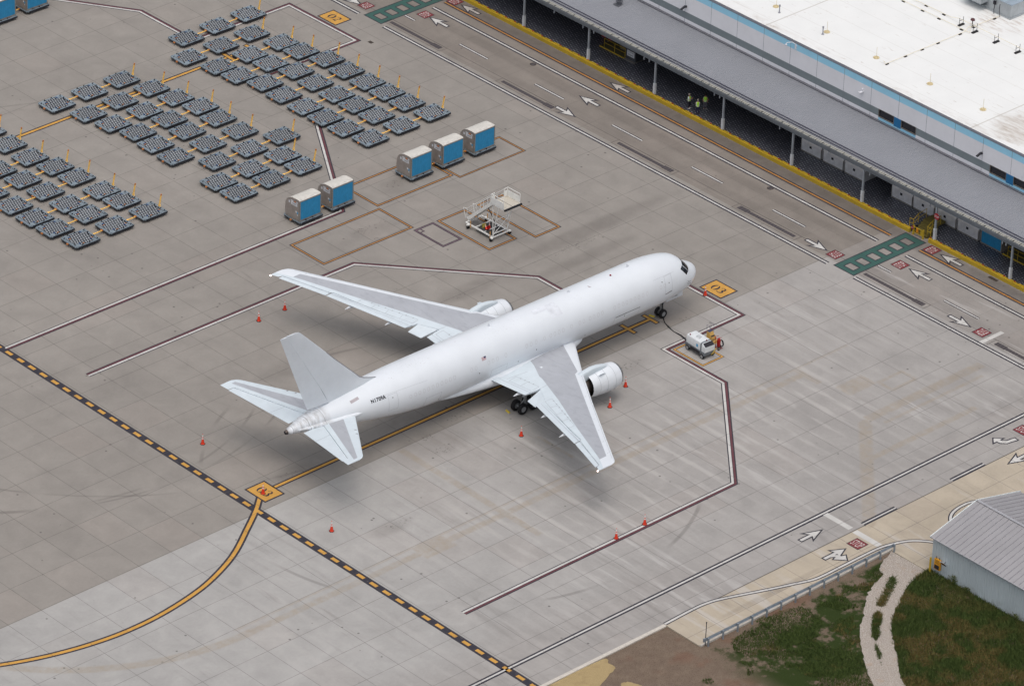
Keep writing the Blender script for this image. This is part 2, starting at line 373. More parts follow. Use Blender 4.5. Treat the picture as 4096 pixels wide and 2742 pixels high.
# stand 03 envelope: red outside, white inside, black edges
def envelope(pts, side, closed=False):   # centre line pts; side=+1: red on the left
    mb = MB(); s = side
    stripe(mb, pts, -.36, .36, Z1, 0)
    stripe(mb, pts, .03*s, .24*s, Z2, 2); stripe(mb, pts, -.25*s, -.01*s, Z2, 1)
    return mark('stand_marking', mb, [P_BLK, P_WHT, P_RED])
envelope([(-55.9, 27.62), (-21.25, 27.62), (-8.63, 13.65), (-8.6, 5.4), (1.96, 5.4), (1.96, -4.93), (-8.72, -4.93), (-8.72, -13.3), (-21.2, -27.18), (-56.05, -27.18)][::-1], -1)
envelope([(-58.9, 36.72), (-14.95, 36.72), (-2.15, 56.1), (-2.05, 64.8), (11.8, 64.8), (11.7, 76.1), (-2.05, 76.1), (-2.15, 85.3), (-14.6, 104)], -1)
# lead-in lines
def leadin(y, x0, x1, bars=True):
    mb = MB(); stripe(mb, [(x0, y), (x1, y)], -.33, .33, Z1, 0); stripe(mb, [(x0, y), (x1, y)], -.16, .16, Z2, 1)
    if bars:
        for bx in (x1, x1-3.1):
            stripe(mb, [(bx, y-1.12), (bx, y+1.12)], -.3, .3, Z1+.001, 0); stripe(mb, [(bx, y-1.0), (bx, y+1.0)], -.17, .17, Z2+.001, 1)
    return mark('lead_in_line', mb, [P_BLK, P_YEL])
leadin(.3, -55.4, -5.7); leadin(70.68, -42.0, 1.55)
mb = MB(); stripe(mb, [(-1.7, 69.4), (-1.7, 72.0)], -.3, .3, Z2+.002, 0); stripe(mb, [(-1.7, 69.5), (-1.7, 71.8)], -.17, .17, Z2+.004, 1); mark('lead_in_line', mb, [P_BLK, P_YEL])
# dashed restricted-area line
mb = MB(); mb.box(-59.66, -58.78, -41, 150, Z1-.003, Z1); k = 34.03
ys = [34.03+1.806*i for i in range(62)] + [34.03-1.806*i for i in range(1, 42)]
for yy in ys: mb.poly([(-59.4, yy-.47, Z2), (-59.02, yy-.47, Z2), (-59.02, yy+.47, Z2), (-59.4, yy+.47, Z2)], 1)
mark('boundary_line', mb, [P_BLK, P_YEL])
# taxi curve
cp = [(-57.5, -.2), (-59.36, -1.77), (-61.82, -3.53), (-65.87, -6.25), (-70.01, -8.12), (-73.57, -9.1), (-77.94, -9.72), (-81.88, -9.75), (-85.38, -9.32), (-88.63, -8.57), (-91.16, -7.74), (-93.53, -6.74), (-97, -5.0), (-102, -2)]
def smooth(pts, k=8):
    P = [np.array(p, float) for p in pts]; P = [2*P[0]-P[1]]+P+[2*P[-1]-P[-2]]; out = []
    for i in range(1, len(P)-2):
        a, b, c, d = P[i-1:i+3]
        for j in range(k):
            t = j/k; out.append(tuple(.5*((2*b)+(-a+c)*t+(2*a-5*b+4*c-d)*t*t+(-a+3*b-3*c+d)*t**3)))
    out.append(tuple(P[-2])); return out
mb = MB(); cs = smooth(cp); stripe(mb, cs, -.38, .38, Z1-.001, 0); stripe(mb, cs, -.18, .18, Z2-.001, 1); mark('taxi_line', mb, [P_BLK, P_YEL])

# numerals 0/2/3 as thick-thin stencil strokes
def vstroke(mb, pts, z, m, T):   # pts: (x, y, w)
    P = np.array(pts); n = len(P); L = []; Q = []
    for i in range(n):
        d = P[min(i+1, n-1), :2]-P[max(i-1, 0), :2]; d /= np.linalg.norm(d)+1e-9; nn = np.array([-d[1], d[0]])
        L.append(P[i, :2]+nn*P[i, 2]/2); Q.append(P[i, :2]-nn*P[i, 2]/2)
    for i in range(n-1): mb.poly([(*T(a), z) for a in (L[i], L[i+1], Q[i+1], Q[i])], m)
def numeral(mb, ch, cx, cy, ang, h, z, m):
    c, s = math.cos(ang), math.sin(ang); T = lambda q: (cx+q[0]*h*c-q[1]*h*s, cy+q[0]*h*s+q[1]*h*c)
    if ch == '0':
        for sg in (1, -1):
            vstroke(mb, [(sg*.3*math.cos(t), .47*math.sin(t), .05+.16*abs(math.cos(t))**1.5) for t in np.linspace(-1.38, 1.38, 15)], z, m, T)
    if ch == '3':
        vstroke(mb, [(-.02+.25*math.cos(t), .26+.21*math.sin(t), .05+.14*max(0, math.cos(t))) for t in np.linspace(2.6, -1.4, 14)], z, m, T)
        vstroke(mb, [(-.03+.3*math.cos(t), -.22+.25*math.sin(t), .06+.16*max(0, math.cos(t))) for t in np.linspace(1.4, -2.7, 14)], z, m, T)
        for q in ((-.22, .33), (-.26, -.33)): vstroke(mb, [(q[0]-.05, q[1], .02), (q[0], q[1], .14), (q[0]+.05, q[1], .02)], z, m, T)
    if ch == '2':
        vstroke(mb, [(-.02+.27*math.cos(t), .22+.25*math.sin(t), .05+.16*max(0, math.cos(t))) for t in np.linspace(2.7, -.5, 12)], z, m, T)
        vstroke(mb, [(.18, .06, .14), (.0, -.14, .08), (-.27, -.42, .05)], z, m, T)
        vstroke(mb, [(-.3, -.42, .06), (-.1, -.36, .14), (.12, -.42, .16), (.3, -.34, .05)], z, m, T)
def number_box(cx, cy, w, h, txt):
    mb = MB(); mb.poly([(cx-w/2, cy-h/2, Z1+.004), (cx+w/2, cy-h/2, Z1+.004), (cx+w/2, cy+h/2, Z1+.004), (cx-w/2, cy+h/2, Z1+.004)])
    mb.poly([(cx-w/2+.17, cy-h/2+.17, Z2+.004), (cx+w/2-.17, cy-h/2+.17, Z2+.004), (cx+w/2-.17, cy+h/2-.17, Z2+.004), (cx-w/2+.17, cy+h/2-.17, Z2+.004)], 1)
    for i, ch in enumerate(txt): numeral(mb, ch, cx, cy+.42-.84*i, R(-90), 1.05, Z3+.004, 2)
    mark('number_marking', mb, [P_BLK, P_YEL, P_BLK])
number_box(3.87, .23, 2.5, 3.15, '03'); number_box(13.5, 70.5, 2.45, 3.1, '02'); number_box(-56.5, .28, 2.5, 3.05, '03')

# equipment boxes
def rect_line(pts, a, b, mats, name='equipment_box_line', dz=0.0):
    mb = MB(); stripe(mb, pts, -a*1.15, a*1.15, Z1+dz, 0, True); stripe(mb, pts, -b, b, Z2+dz, 1, True); mark(name, mb, mats)
def RC(x0, x1, y0, y1): return [(x0, y0), (x1, y0), (x1, y1), (x0, y1)]
rect_line(RC(-23.65, -11.65, 29.55, 34.6), .16, .07, [P_BLK, P_ORG]); rect_line(RC(-11.3, -.95, 35.25, 40.3), .16, .07, [P_BLK, P_ORG])
rect_line(RC(-.5, 8.7, 34.4, 38.3), .14, .06, [P_BLK, P_ORG]); rect_line(RC(-8.6, -4.95, 21.05, 28.8), .16, .07, [P_BLK, P_ORG])
rect_line(RC(-3.1, .25, 19.98, 28.75), .16, .07, [P_BLK, P_ORG], dz=.001); rect_line(RC(-8.05, -5.3, -9.6, -5.55), .13, .075, [P_BLK, P_YEL])
rect_line(RC(-11.8, -9.35, 24.55, 28.85), .14, .07, [P_BLK, P_PUR]); rect_line(RC(-11.75, -11.2, 28.15, 28.75), .08, .04, [P_BLK, P_PUR], dz=.0015)

# roads
def edge_line(pts, wb=.30, ww=.10, mats=None, name='road_line'):
    mb = MB(); stripe(mb, pts, -wb, wb, Z1, 0); stripe(mb, pts, -ww, ww, Z2, 1); return mark(name, mb, mats or [P_BLK, P_WHT])
for y0, y1 in ((82, 69.6), (65.4, -3.1), (-6.95, -60)): edge_line([(16.3, y0), (16.3, y1)])
for y0, y1 in ((65.45, -3.1), (-7.2, -60)): edge_line([(23.7, y0), (23.7, y1)])
for y0, y1 in ((65.6, -3.2), (-7.3, -60)): edge_line([(25.6, y0), (25.6, y1)], .28, .10, [P_BLK, P_ORG])
ys = [(66.0, 64.35), (56.97, 52.4), (44.8, 40.27), (32.65, 28.05), (20.48, 15.87), (8.41, 3.7), (-6.76, -8.6), (-16.04, -20.8), (-28.2, -32.8), (77.5, 75), (-40, -45)]
mb = MB()
for a, b in ys: stripe(mb, [(19.98, a), (19.98, b)], -.2, .2, Z1, 0); stripe(mb, [(19.98, a), (19.98, b)], -.085, .085, Z2, 1)
mark('lane_dashes', mb, [P_BLK, P_WHT])
def crossing(y0, y1, x0=16.45, x1=27.3):
    mb = MB(); mb.poly([(x0, y0, Z1), (x1, y0, Z1), (x1, y1, Z1), (x0, y1, Z1)], 0); e = .13
    n = 6; pitch = 1.64; sx = 17.15
    def q(a, b, c, d, z, m): mb.poly([(a, c, z), (b, c, z), (b, d, z), (a, d, z)], m)
    q(x0+e, x1-e, y0+e, y0+.72, Z2, 1); q(x0+e, x1-e, y1-.75, y1-e, Z2, 1)
    xs = [x0+e]+sum([[sx+pitch*i, sx+pitch*i+1.08] for i in range(n)], [])+[x1-e]
    for i in range(0, len(xs), 2): q(xs[i], xs[i+1], y0+.72, y1-.75, Z2, 1)
    for i in range(n): q(sx+pitch*i+.13, sx+pitch*i+.95, y0+.85, y1-.88, Z2, 2)
    mark('crossing_marking', mb, [P_BLK, P_TEAL, MAT_APRON])
crossing(-6.68, -3.75); crossing(66.05, 69.0)
ARW = [(-.16, -1.35), (.16, -1.35), (.16, .12), (.62, -.22), (0, 1.35), (-.62, -.22), (-.16, .12)]
def arrow(cx, cy, ang, grey=False, pts=ARW, sc=1.0):
    c, s = math.cos(ang), math.sin(ang); T = lambda q: (cx+(q[0]*c-q[1]*s)*sc, cy+(q[0]*s+q[1]*c)*sc)
    o = offset_line(pts, -.14, True)
    mb = MB(); mb.poly([(*T(q), Z1+.001) for q in o], 0); mb.poly([(*T(q), Z2+.001) for q in pts], 1 if not grey else 2); mark('road_arrow', mb, [P_BLK, P_WHT, MAT_FADE])
MAT_FADE = paint("worn white paint", (186, 180, 174), .8)
for cx, cy, a, g in ((21.85, 38.15, 0, 0), (26.57, 38.3, 0, 1), (18.15, 38.1, 180, 0), (21.8, 62.35, 0, 0), (26.6, 62.4, 0, 1), (17.9, 72.6, 180, 0), (21.95, -10.85, 0, 0), (26.63, -10.85, 0, 0), (18.15, .35, 180, 0), (18.12, -19.85, 180, 0), (-22.2, -38.35, -90, 0), (3.2, -41.6, 90, 0)): arrow(cx, cy, R(a), g)
arrow(-22.75, -42.0, R(-90), pts=[(-.16, -1.35), (.16, -1.35), (.16, -.75), (.45, -.25), (.62, -.72), (1.5, .1), (.85, .62), (.72, .2), (.35, .1), (.16, -.15), (.16, .2), (.6, .1), (.05, 1.3), (-.6, .1), (-.16, .2)])
arrow(4.6, -38.5, R(90), pts=[(-.7, -1.0), (-.3, -1.05), (-.12, -.1), (.1, .25), (.42, .3), (.42, -.05), (1.0, .55), (.42, 1.15), (.42, .75), (0, .7), (-.45, .25)])
STOP = None
def stop_box(cx, cy, ang, w=1.5, h=1.5):
    global STOP
    if STOP is None: STOP = fit_geo(text_geo('STOP', 1, 1.1), 1.15, .98)
    mb = MB()
    for (ww, hh, z, m) in ((w, h, Z1+.001, 0), (w-.14, h-.14, Z2+.001, 1)): mb.poly([(cx-ww/2, cy-hh/2, z), (cx+ww/2, cy-hh/2, z), (cx+ww/2, cy+hh/2, z), (cx-ww/2, cy+hh/2, z)], m)
    put_flat(mb, STOP, cx, cy, Z3+.001, ang, 2); mark('stop_marking', mb, [P_BLK, P_SGN, P_WHT])
for cx, cy, a in ((21.85, -8.13, 0), (26.65, -8.08, 0), (18.2, -2.38, 180), (18.2, -22.87, 180), (18.2, 70.5, 180), (21.85, 64.7, 0), (26.6, 65.0, 0), (-19.85, -42.2, -90), (7.4, -38.3, -90)): stop_box(cx, cy, R(a))
mb = MB()
for x0, x1, y0, y1 in ((-18.72, -18.1, -39.95, -36.6), (-18.8, -18.12, -43.75, -40.5), (16.62, 19.86, -24.42, -23.92)): mb.poly([(x0, y0, Z2), (x1, y0, Z2), (x1, y1, Z2), (x0, y1, Z2)])
mark('stop_bar', mb, P_WHT)
edge_line([(-420, -36.4), (15.3, -36.4)])
edge_line([(-12.45, -40.12), (-16.98, -40.12)], .3, .08); edge_line([(-.15, -40.12), (-4.73, -40.12)], .3, .08); edge_line([(7.2, -40.12), (11.9, -40.12)], .3, .08)
edge_line(smooth([(-43.2, -40.3), (-39.67, -40.2), (-37.8, -40.3), (-36.0, -40.75), (-31.87, -42.3), (-29.15, -43.25), (-27.55, -43.8), (-26.14, -43.95), (-23.91, -43.95), (-20.92, -43.95), (-18.73, -44.02), (-17.27, -44.34), (-15.87, -44.88), (-14.87, -45.66), (-14.0, -46.9), (-13.6, -49)], 5), .24, .12)
edge_line(smooth([(-4.2, -45.2), (-5.23, -44.5), (-6.36, -43.98), (-7.92, -43.95), (-9.28, -44.35), (-10.3, -45.3), (-10.6, -46.5), (-10.5, -49)], 5), .24, .12)
# trench drains with their concrete frame, manholes
MAT_GRATE = NT("iron grate"); p_, x_, y_, z_ = MAT_GRATE.pos()
g_ = MAT_GRATE.step(MAT_GRATE.ma('FRACT', MAT_GRATE.mul(y_, 2.6)), .15, .1)
MAT_GRATE = MAT_GRATE.fin(MAT_GRATE.mix(g_, srgb(40, 38, 40), srgb(78, 72, 74)), .8)
MAT_IRON = M("rusty iron", (74, 66, 60), .8, .3, .2, 3)
MAT_JOINT = M("joint sealant", (84, 79, 75), .9)
for (y0, y1, sump) in ((65.8, 57.55, 57.55), (47.58, 39.45, 39.45), (29.35, 21.09, 21.09), (11.15, 2.95, 11.15), (-7.03, -15.35, -15.35), (-25.25, -33.5, -25.25), (84, 75.8, 75.8)):
    mb = MB(); a, b = min(y0, y1), max(y0, y1)
    for q in ((17.45, 17.9, a, b), ): mb.poly([(q[0], q[2], Z2), (q[1], q[2], Z2), (q[1], q[3], Z2), (q[0], q[3], Z2)])
    s0 = sump if sump == a else sump-1.4
    mb.poly([(17.36, s0, Z3), (18.02, s0, Z3), (18.02, s0+1.4, Z3), (17.36, s0+1.4, Z3)])
    stripe(mb, RC(17.1, 18.23, a-.45, b+.45), -.025, .025, Z2, 1, True)
    struct(mb.build('trench_drain', [MAT_GRATE, MAT_JOINT]))
for cx, cy in ((23.0, 48.35), (23.1, 11.9)):
    mb = MB(); mb.poly([(cx+.36*math.cos(t), cy+.36*math.sin(t), .014) for t in np.linspace(0, 2*math.pi, 24, endpoint=False)], 1)
    mb.poly([(cx+.29*math.cos(t), cy+.29*math.sin(t), .02) for t in np.linspace(0, 2*math.pi, 24, endpoint=False)], 0); struct(mb.build('manhole_cover', [MAT_GRATE, MAT_IRON]))
mb = MB(); mb.poly([(26.9, -16.8, .013), (27.3, -16.8, .013), (27.3, -15.6, .013), (26.9, -15.6, .013)]); struct(mb.build('drain_cover', MAT_IRON))
mb = MB(); mb.poly([(12.45, 63.2, .013), (12.9, 63.2, .013), (12.9, 63.8, .013), (12.45, 63.8, .013)]); struct(mb.build('drain_cover', MAT_IRON))

# ---------------------------------------------------------------- gravel track, straw mat, turf
gl_ = [(-18.25, -45.05), (-21.1, -46.26), (-21.65, -47.29), (-23.35, -47.85), (-25.06, -48.63), (-26.52, -49.6), (-28.43, -51.15), (-30.54, -52.75), (-32.42, -54.98), (-34.14, -57.06), (-35.78, -59.61), (-38, -64)]
gr_ = [(-18.25, -49.4), (-20.66, -49.85), (-23.09, -51.01), (-25.82, -52.61), (-27.77, -54.12), (-29.3, -55.93), (-30.66, -57.64), (-32.47, -59.64), (-33.54, -61.48), (-35.5, -66)]
def gravel_mat():
    n = NT("crushed limestone"); p, x, y, z = n.pos(); v = n.voro(p, 9); a = n.noise(p, .7, 4, .6); c = n.noise(p, 14, 3, .7)
    col = n.mix(v, srgb(152, 143, 134), srgb(192, 183, 174)); col = n.mix(n.step(c, .5, .15), col, srgb(124, 115, 106))
    col = n.mix(n.mul(n.step(a, .58, .15), .4), col, srgb(168, 142, 116)); n.bump(v, .06, .9)
    return n.fin(col, .95, 0, .1)
MAT_GRAVEL = gravel_mat()
def jag(pts, amp, k=6):
    s = smooth(pts, k); return [(x+rng.normal(0, amp), y+rng.normal(0, amp)) for x, y in s]
A = jag(gl_, .07); B = jag(gr_, .07); B = [B[int(i*(len(B)-1)/(len(A)-1))] for i in range(len(A))]
mb = MB()
for i in range(len(A)-1): mb.poly([(*A[i], -.06), (*A[i+1], -.06), (*B[i+1], -.06), (*B[i], -.06)])
struct(mb.build('gravel_track', MAT_GRAVEL))
TRACK = [(p[0], p[1]) for p in smooth(gl_, 4)]+[(p[0], p[1]) for p in smooth(gr_, 4)][::-1]
def straw_mat():
    n = NT("straw mulch"); p, x, y, z = n.pos(); a = n.noise(p, 16, 4, .8); b = n.noise(p, 1.2, 3)
    col = n.mix(a, srgb(138, 118, 82), srgb(206, 184, 140)); col = n.mix(n.mul(n.step(b, .5, .2), .25), col, srgb(140, 118, 84)); n.bump(a, .08, 1.0); return n.fin(col, .95, 0, .1)
S_ = straw_mat()
mb = MB()
for poly in ([(-62, -41.0), (-58.9, -40.68), (-51.6, -40.7), (-51.45, -41.5), (-51.55, -42.5), (-53.2, -43.1), (-55.6, -44.2), (-58, -46.5), (-66, -52)], [(-54.8, -47.5), (-53.2, -44.9), (-52.2, -44.8), (-51.6, -46.4), (-51.9, -49)]):
    pj = jag(poly, .05, 5); mb.poly([(x, y, -.085) for x, y in pj])
o = struct(mb.build('straw_mulch', S_)); o['kind'] = 'stuff'; o['label'] = 'pale straw mulch laid on the bare dirt at the road edge'; o['category'] = 'mulch'
def inside(px, py, poly):
    c = np.zeros(px.shape, bool); j = len(poly)-1
    for i in range(len(poly)):
        xi, yi = poly[i]; xj, yj = poly[j]
        c ^= ((yi > py) != (yj > py)) & (px < (xj-xi)*(py-yi)/(yj-yi+1e-12)+xi); j = i
    return c
def fbm(x, y, s, seed):
    r = np.random.default_rng(seed); out = np.zeros_like(x); amp = 1; tot = 0
    for o in range(4):
        for _ in range(4):
            a = r.uniform(0, 2*np.pi); ph = r.uniform(0, 6.28); out += amp*np.sin((x*np.cos(a)+y*np.sin(a))*s*(1.9**o)*r.uniform(.7, 1.3)+ph)
        tot += amp*2.4; amp *= .6
    return out/tot
def grass_mat():
    n = NT("grass blades"); p, x, y, z = n.pos(); a = n.noise(p, .3, 4, .6); b = n.noise(p, 1.4, 4, .7); w = n.noise(p, 6, 2)
    col = n.mix(b, srgb(50, 68, 34), srgb(90, 104, 54)); dry = n.mul(n.mul(n.step(n.add(a, n.mul(n.step(n.sub(n.mul(y, -.9), n.mul(x, -1.0)), 17.5, 3), .09)), .53, .12), .85), n.sub(1.0, n.mul(n.step(x, -24, 7), .75)))
    col = n.mix(n.mul(dry, n.step(w, .3, .3)), col, srgb(124, 104, 66)); return n.fin(col, .8, 0, .15)
MAT_GRASS = grass_mat()
def grass(name, count, x0, x1, y0, y1, mask, hmin, hmax, label):
    px = rng.uniform(x0, x1, count); py = rng.uniform(y0, y1, count); k = mask(px, py); px = px[k]; py = py[k]; n = len(px)
    hn = fbm(px, py, .55, 3)*.5+.5; h = (hmin+(hmax-hmin)*np.clip(hn, 0, 1))*rng.uniform(.5, 1.25, n); a = rng.uniform(0, 2*np.pi, n); w = rng.uniform(.02, .05, n)
    lx, ly = rng.normal(0, .45, n)*h, rng.normal(0, .45, n)*h; V = np.empty((n, 3, 3))
    V[:, 0] = np.stack([px-w*np.cos(a), py-w*np.sin(a), np.full(n, -.12)], 1); V[:, 1] = np.stack([px+w*np.cos(a), py+w*np.sin(a), np.full(n, -.12)], 1); V[:, 2] = np.stack([px+lx, py+ly, h-.12], 1)
    me = bpy.data.meshes.new(name); me.vertices.add(3*n); me.vertices.foreach_set('co', V.reshape(-1)); me.loops.add(3*n); me.loops.foreach_set('vertex_index', np.arange(3*n, dtype=np.int32))
    me.polygons.add(n); me.polygons.foreach_set('loop_start', np.arange(0, 3*n, 3, dtype=np.int32)); me.update(); me.validate()
    me.materials.append(MAT_GRASS); o = bpy.data.objects.new(name, me); COL.objects.link(o); o['kind'] = 'stuff'; o['label'] = label; o['category'] = 'grass'
def m_left(px, py):
    g = fbm(px, py, .5, 5)*.6+fbm(px, py, 1.9, 6)*.4; edge = np.clip((-45.3-py)/2.0, 0, 1)*.75; west = np.clip((px+46)/9, 0, 1)
    q = rng.normal(0, .16, px.shape); return (~inside(px+q, py+q, TRACK)) & (py < -45.3+fbm(px, py, 1.5, 8)*.5) & (g > .55-1.0*edge*west) & (px < -18.4)
def m_right(px, py):
    q = rng.normal(0, .16, px.shape); return (~inside(px+q, py+q, TRACK)) & (~((px > -17.75) & (px < -5.9)) | (py > -49.6)) & (py < -49.4)
isl = [[(-21.2, -48.2), (-21.88, -49.1), (-23.83, -50.15), (-25.66, -51.1), (-25.95, -50.62), (-23.81, -49.4), (-21.9, -48.25)], [(-26.6, -51.3), (-26.82, -52.02), (-27.84, -52.85), (-28.71, -53.33), (-29.12, -53.93), (-30.25, -54.66), (-29.99, -53.92), (-29.1, -53.0), (-27.51, -51.6)], [(-30.7, -55.0), (-31.43, -56.3), (-32.3, -57.0), (-33.0, -58.0), (-31.3, -55.5)]]
LEFT_R = lambda px, py: np.interp(-py, [p[1]*-1 for p in gl_], [p[0] for p in gl_])
grass('grass', 130000, -56, -18.4, -66, -45.2, lambda a, b: m_left(a, b) & (a < LEFT_R(a, b)+.6), .1, .34, 'patchy grass on the bank left of the gravel track')
grass('grass', 150000, -44, -17.6, -70, -49.4, lambda a, b: m_right(a, b) & (a > LEFT_R(a, b)+.4), .16, .48, 'taller uncut grass between the gravel track and the metal shed')
grass('grass', 170000, -34, -20, -59, -47.5, lambda a, b: inside(a+rng.normal(0, .12, a.shape), b+rng.normal(0, .12, b.shape), isl[0]) | inside(a+rng.normal(0, .1, a.shape), b, isl[1]) | inside(a, b+rng.normal(0, .1, b.shape), isl[2]), .15, .36, 'strip of grass growing along the middle of the gravel track')
# ---------------------------------------------------------------- airliner
def pchip(xs, ys):
    xs = np.array(xs, float); ys = np.array(ys, float); h = np.diff(xs); d = np.diff(ys)/h; m = np.zeros_like(xs); m[0] = d[0]; m[-1] = d[-1]
    for i in range(1, len(xs)-1):
        m[i] = 0 if d[i-1]*d[i] <= 0 else 2*d[i-1]*d[i]/(d[i-1]+d[i])
    def f(x):
        i = int(np.clip(np.searchsorted(xs, x)-1, 0, len(xs)-2)); t = (x-xs[i])/h[i]
        return (1+2*t)*(1-t)**2*ys[i]+t*(1-t)**2*h[i]*m[i]+t*t*(3-2*t)*ys[i+1]+t*t*(t-1)*h[i]*m[i+1]
    return f
_s = [.25, .34, .6, 1.05, 1.5, 1.95, 2.35, 2.85, 3.5, 4.5, 5.6, 7, 8.6, 30, 37, 40.5, 44, 48, 51, 53, 53.75]
F_TOP = pchip(_s, [4.2, 4.48, 4.80, 5.10, 5.32, 5.52, 5.90, 6.36, 6.78, 7.1, 7.3, 7.46, 7.525, 7.525, 7.52, 7.46, 7.28, 6.9, 6.42, 5.96, 5.74])
F_BOT = pchip(_s, [4.08, 3.8, 3.44, 3.1, 2.88, 2.74, 2.62, 2.52, 2.41, 2.29, 2.2, 2.14, 2.115, 2.115, 2.3, 2.75, 3.42, 4.2, 4.74, 5.06, 5.2])
F_HW = pchip(_s, [.05, .34, .74, 1.12, 1.4, 1.64, 1.78, 1.93, 2.1, 2.28, 2.4, 2.49, 2.515, 2.515, 2.515, 2.46, 2.26, 1.66, 1.04, .5, .28])
def fus(x, phi, off=0.0):      # phi: 0 = starboard horizontal, 90 deg = top
    s = -x; zt, zb, hw = F_TOP(s), F_BOT(s), F_HW(s); zc = (zt+zb)/2; rz = (zt-zb)/2
    c, sn = math.cos(phi), math.sin(phi); y = -hw*c; z = zc+rz*sn; nl = math.hypot(c/hw, sn/rz)
    return Vector((x, y-off*(c/hw)/nl, z+off*(sn/rz)/nl))
def fus_z(x, z, off=0.0):      # starboard surface point at height z
    s = -x; zt, zb = F_TOP(s), F_BOT(s); return fus(x, math.asin(max(-1, min(1, (z-(zt+zb)/2)/((zt-zb)/2)))), off)

def paint_mat():
    n = NT("white aircraft paint"); p, x, y, z = n.pos(True)
    a = n.noise(p, .5, 4, .6); f = n.noise(p, 5, 4, .7)
    col = n.mix(1.0, srgb(222, 227, 232), n.grey(n.rng(a, .3, .7, .965, 1.02)), 'MULTIPLY')
    # peeling patches along the crown
    crown = n.mul(n.step(z, 7.0, .25), n.sub(1.0, n.step(n.ma('ABSOLUTE', y), 1.5, .5)))
    back = n.rng(x, -44, -20, 1.0, .35)
    pk = n.mul(n.step(n.noise(n.vec(n.mul(x, 1.6), n.mul(y, 2.6), n.mul(z, 2)), 2.6, 5, .75), .60, .03), n.mul(crown, n.mul(back, n.step(n.noise(p, .45, 2), .46, .1))))
    col = n.mix(n.mul(pk, .6), col, srgb(176, 168, 172))
    # bare/grimy tail cone with ring bands
    tail = n.mul(n.step(n.mul(x, -1), 48.9, 1.6), n.step(n.mul(z, -1), -7.3, .05))
    st = n.noise(n.vec(n.mul(x, 3.0), n.mul(y, 1.0), n.mul(z, 1.0)), 1.3, 5, .7); band = n.noise(n.vec(n.mul(x, 1.4), 0.0, 0.0), 1.0, 2)
    ring = n.step(n.ma('FRACT', n.mul(x, .62)), .955, .02)
    g = n.mul(tail, n.add(n.mul(n.step(st, .30, .5), .6), n.mul(n.step(band, .45, .2), .3)))
    col = n.mix(g, col, srgb(128, 122, 117)); col = n.mix(n.mul(n.mul(ring, tail), .5), col, srgb(80, 76, 74))
    # belly grime
    bel = n.mul(n.sub(1.0, n.step(z, 2.4, 1.3)), .22); col = n.mix(n.mul(bel, n.step(n.noise(n.vec(n.mul(x, .3), y, z), 1.6, 4), .4, .3)), col, srgb(140, 138, 136))
    col = n.mix(n.mul(n.step(f, .66, .05), .12), col, srgb(150, 146, 144))
    m = n.fin(col, n.rng(a, .3, .7, .30, .40), 0, .45); n.b.inputs['Coat Weight'].default_value = .15; n.b.inputs['Coat Roughness'].default_value = .25; return m
def cowl_r(a): return float(np.interp(a, [0, .8, 1.7, 2.6, 3.3, 3.78], [1.2, 1.31, 1.375, 1.38, 1.33, 1.24]))
A_WHT = paint_mat()
def wing_grey():
    n = NT("grey inspar paint"); p, x, y, z = n.pos(True)
    a = n.noise(p, .45, 4, .65, .6); b = n.noise(n.vec(n.mul(x, 1.2), n.mul(y, .35), 0), 1.6, 5, .7)
    col = n.mix(a, srgb(158, 160, 166), srgb(182, 186, 192)); col = n.mix(n.mul(n.step(b, .52, .1), .22), col, srgb(130, 132, 142))
    w = n.step(n.noise(p, 1.7, 6, .8), .66, .03); col = n.mix(n.mul(w, .45), col, srgb(112, 112, 120)); return n.fin(col, .45, 0, .4)
A_GRY = wing_grey()
A_LGT = M("pale grey panel paint", (206, 216, 222), .4, var=.05, scale=.8, dirt=.06)
A_FIN = M("fin paint", (212, 218, 224), .42, var=.04, scale=.6, dirt=.04)
A_LINE = M("panel gap", (160, 165, 171), .7); A_GAP = M("deep gap", (44, 44, 50), .8); A_OUT = M("window plug outline", (188, 186, 188), .6)
A_MET = M("bare metal lip", (150, 150, 152), .3, .85, .08, 2); A_DRK = M("dark duct", (52, 46, 44), .6, .2); A_GLS = M("cockpit glass", (22, 28, 36), .12, 0, .2, 1, spec=.8)
A_TYR = M("tyre rubber", (26, 26, 28), .8); A_STR = M("gear grey", (150, 152, 154), .4, .3, .15, 3); A_INK = M("black lettering", (34, 36, 44), .6)
A_EXH = M("exhaust titanium", (92, 84, 80), .4, .8, .2, 2); A_PAT = M("fresh paint patch", (216, 220, 226), .45)

ac = thing('cargo_airliner', 'white twin-engine freighter with plain windowless fuselage parked on stand 03', 'airplane', (0, 0, 0), -.0066)
OFF = Vector((0, 0, 0))
# fuselage
xs = sorted(set([.25, .27, .34, .45, .6, .8, 1, 1.3, 1.6, 1.95, 2.15, 2.35, 2.6, 2.85, 3.2, 3.6, 4, 4.5, 5, 5.6, 6.3, 7, 8]+list(np.arange(9, 37, 1.0))+list(np.arange(37, 53.8, .5))+[53.75]))
mb = MB(); NSEG = 72
mb.rings([[fus(-s, 2*math.pi*k/NSEG) for k in range(NSEG)] for s in xs]); FUS = mb
# belly fairing
mb = MB(); rr = []
for s in np.linspace(16.6, 35.6, 40):
    t = (s-16.6)/19.0; k = min(1, (math.sin(math.pi*min(t, .999))+1e-3)**.55); k2 = min(1, t/.22)**.6*min(1, (1-t)/.42)**.75 if 0 < t < 1 else .02
    hw = 1.3+1.52*max(.02, k2); zb = 2.45-.72*k2; zt = 2.9+.95*max(0, k2)
    rr.append([Vector((-s, -hw*math.copysign(abs(math.cos(a))**.8, math.cos(a)), (zt+zb)/2+(zt-zb)/2*math.copysign(abs(math.sin(a))**.85, math.sin(a)))) for a in np.linspace(0, 2*math.pi, 40, endpoint=False)])
mb.rings(rr); mb.build('belly_fairing', A_WHT, ac, 50)
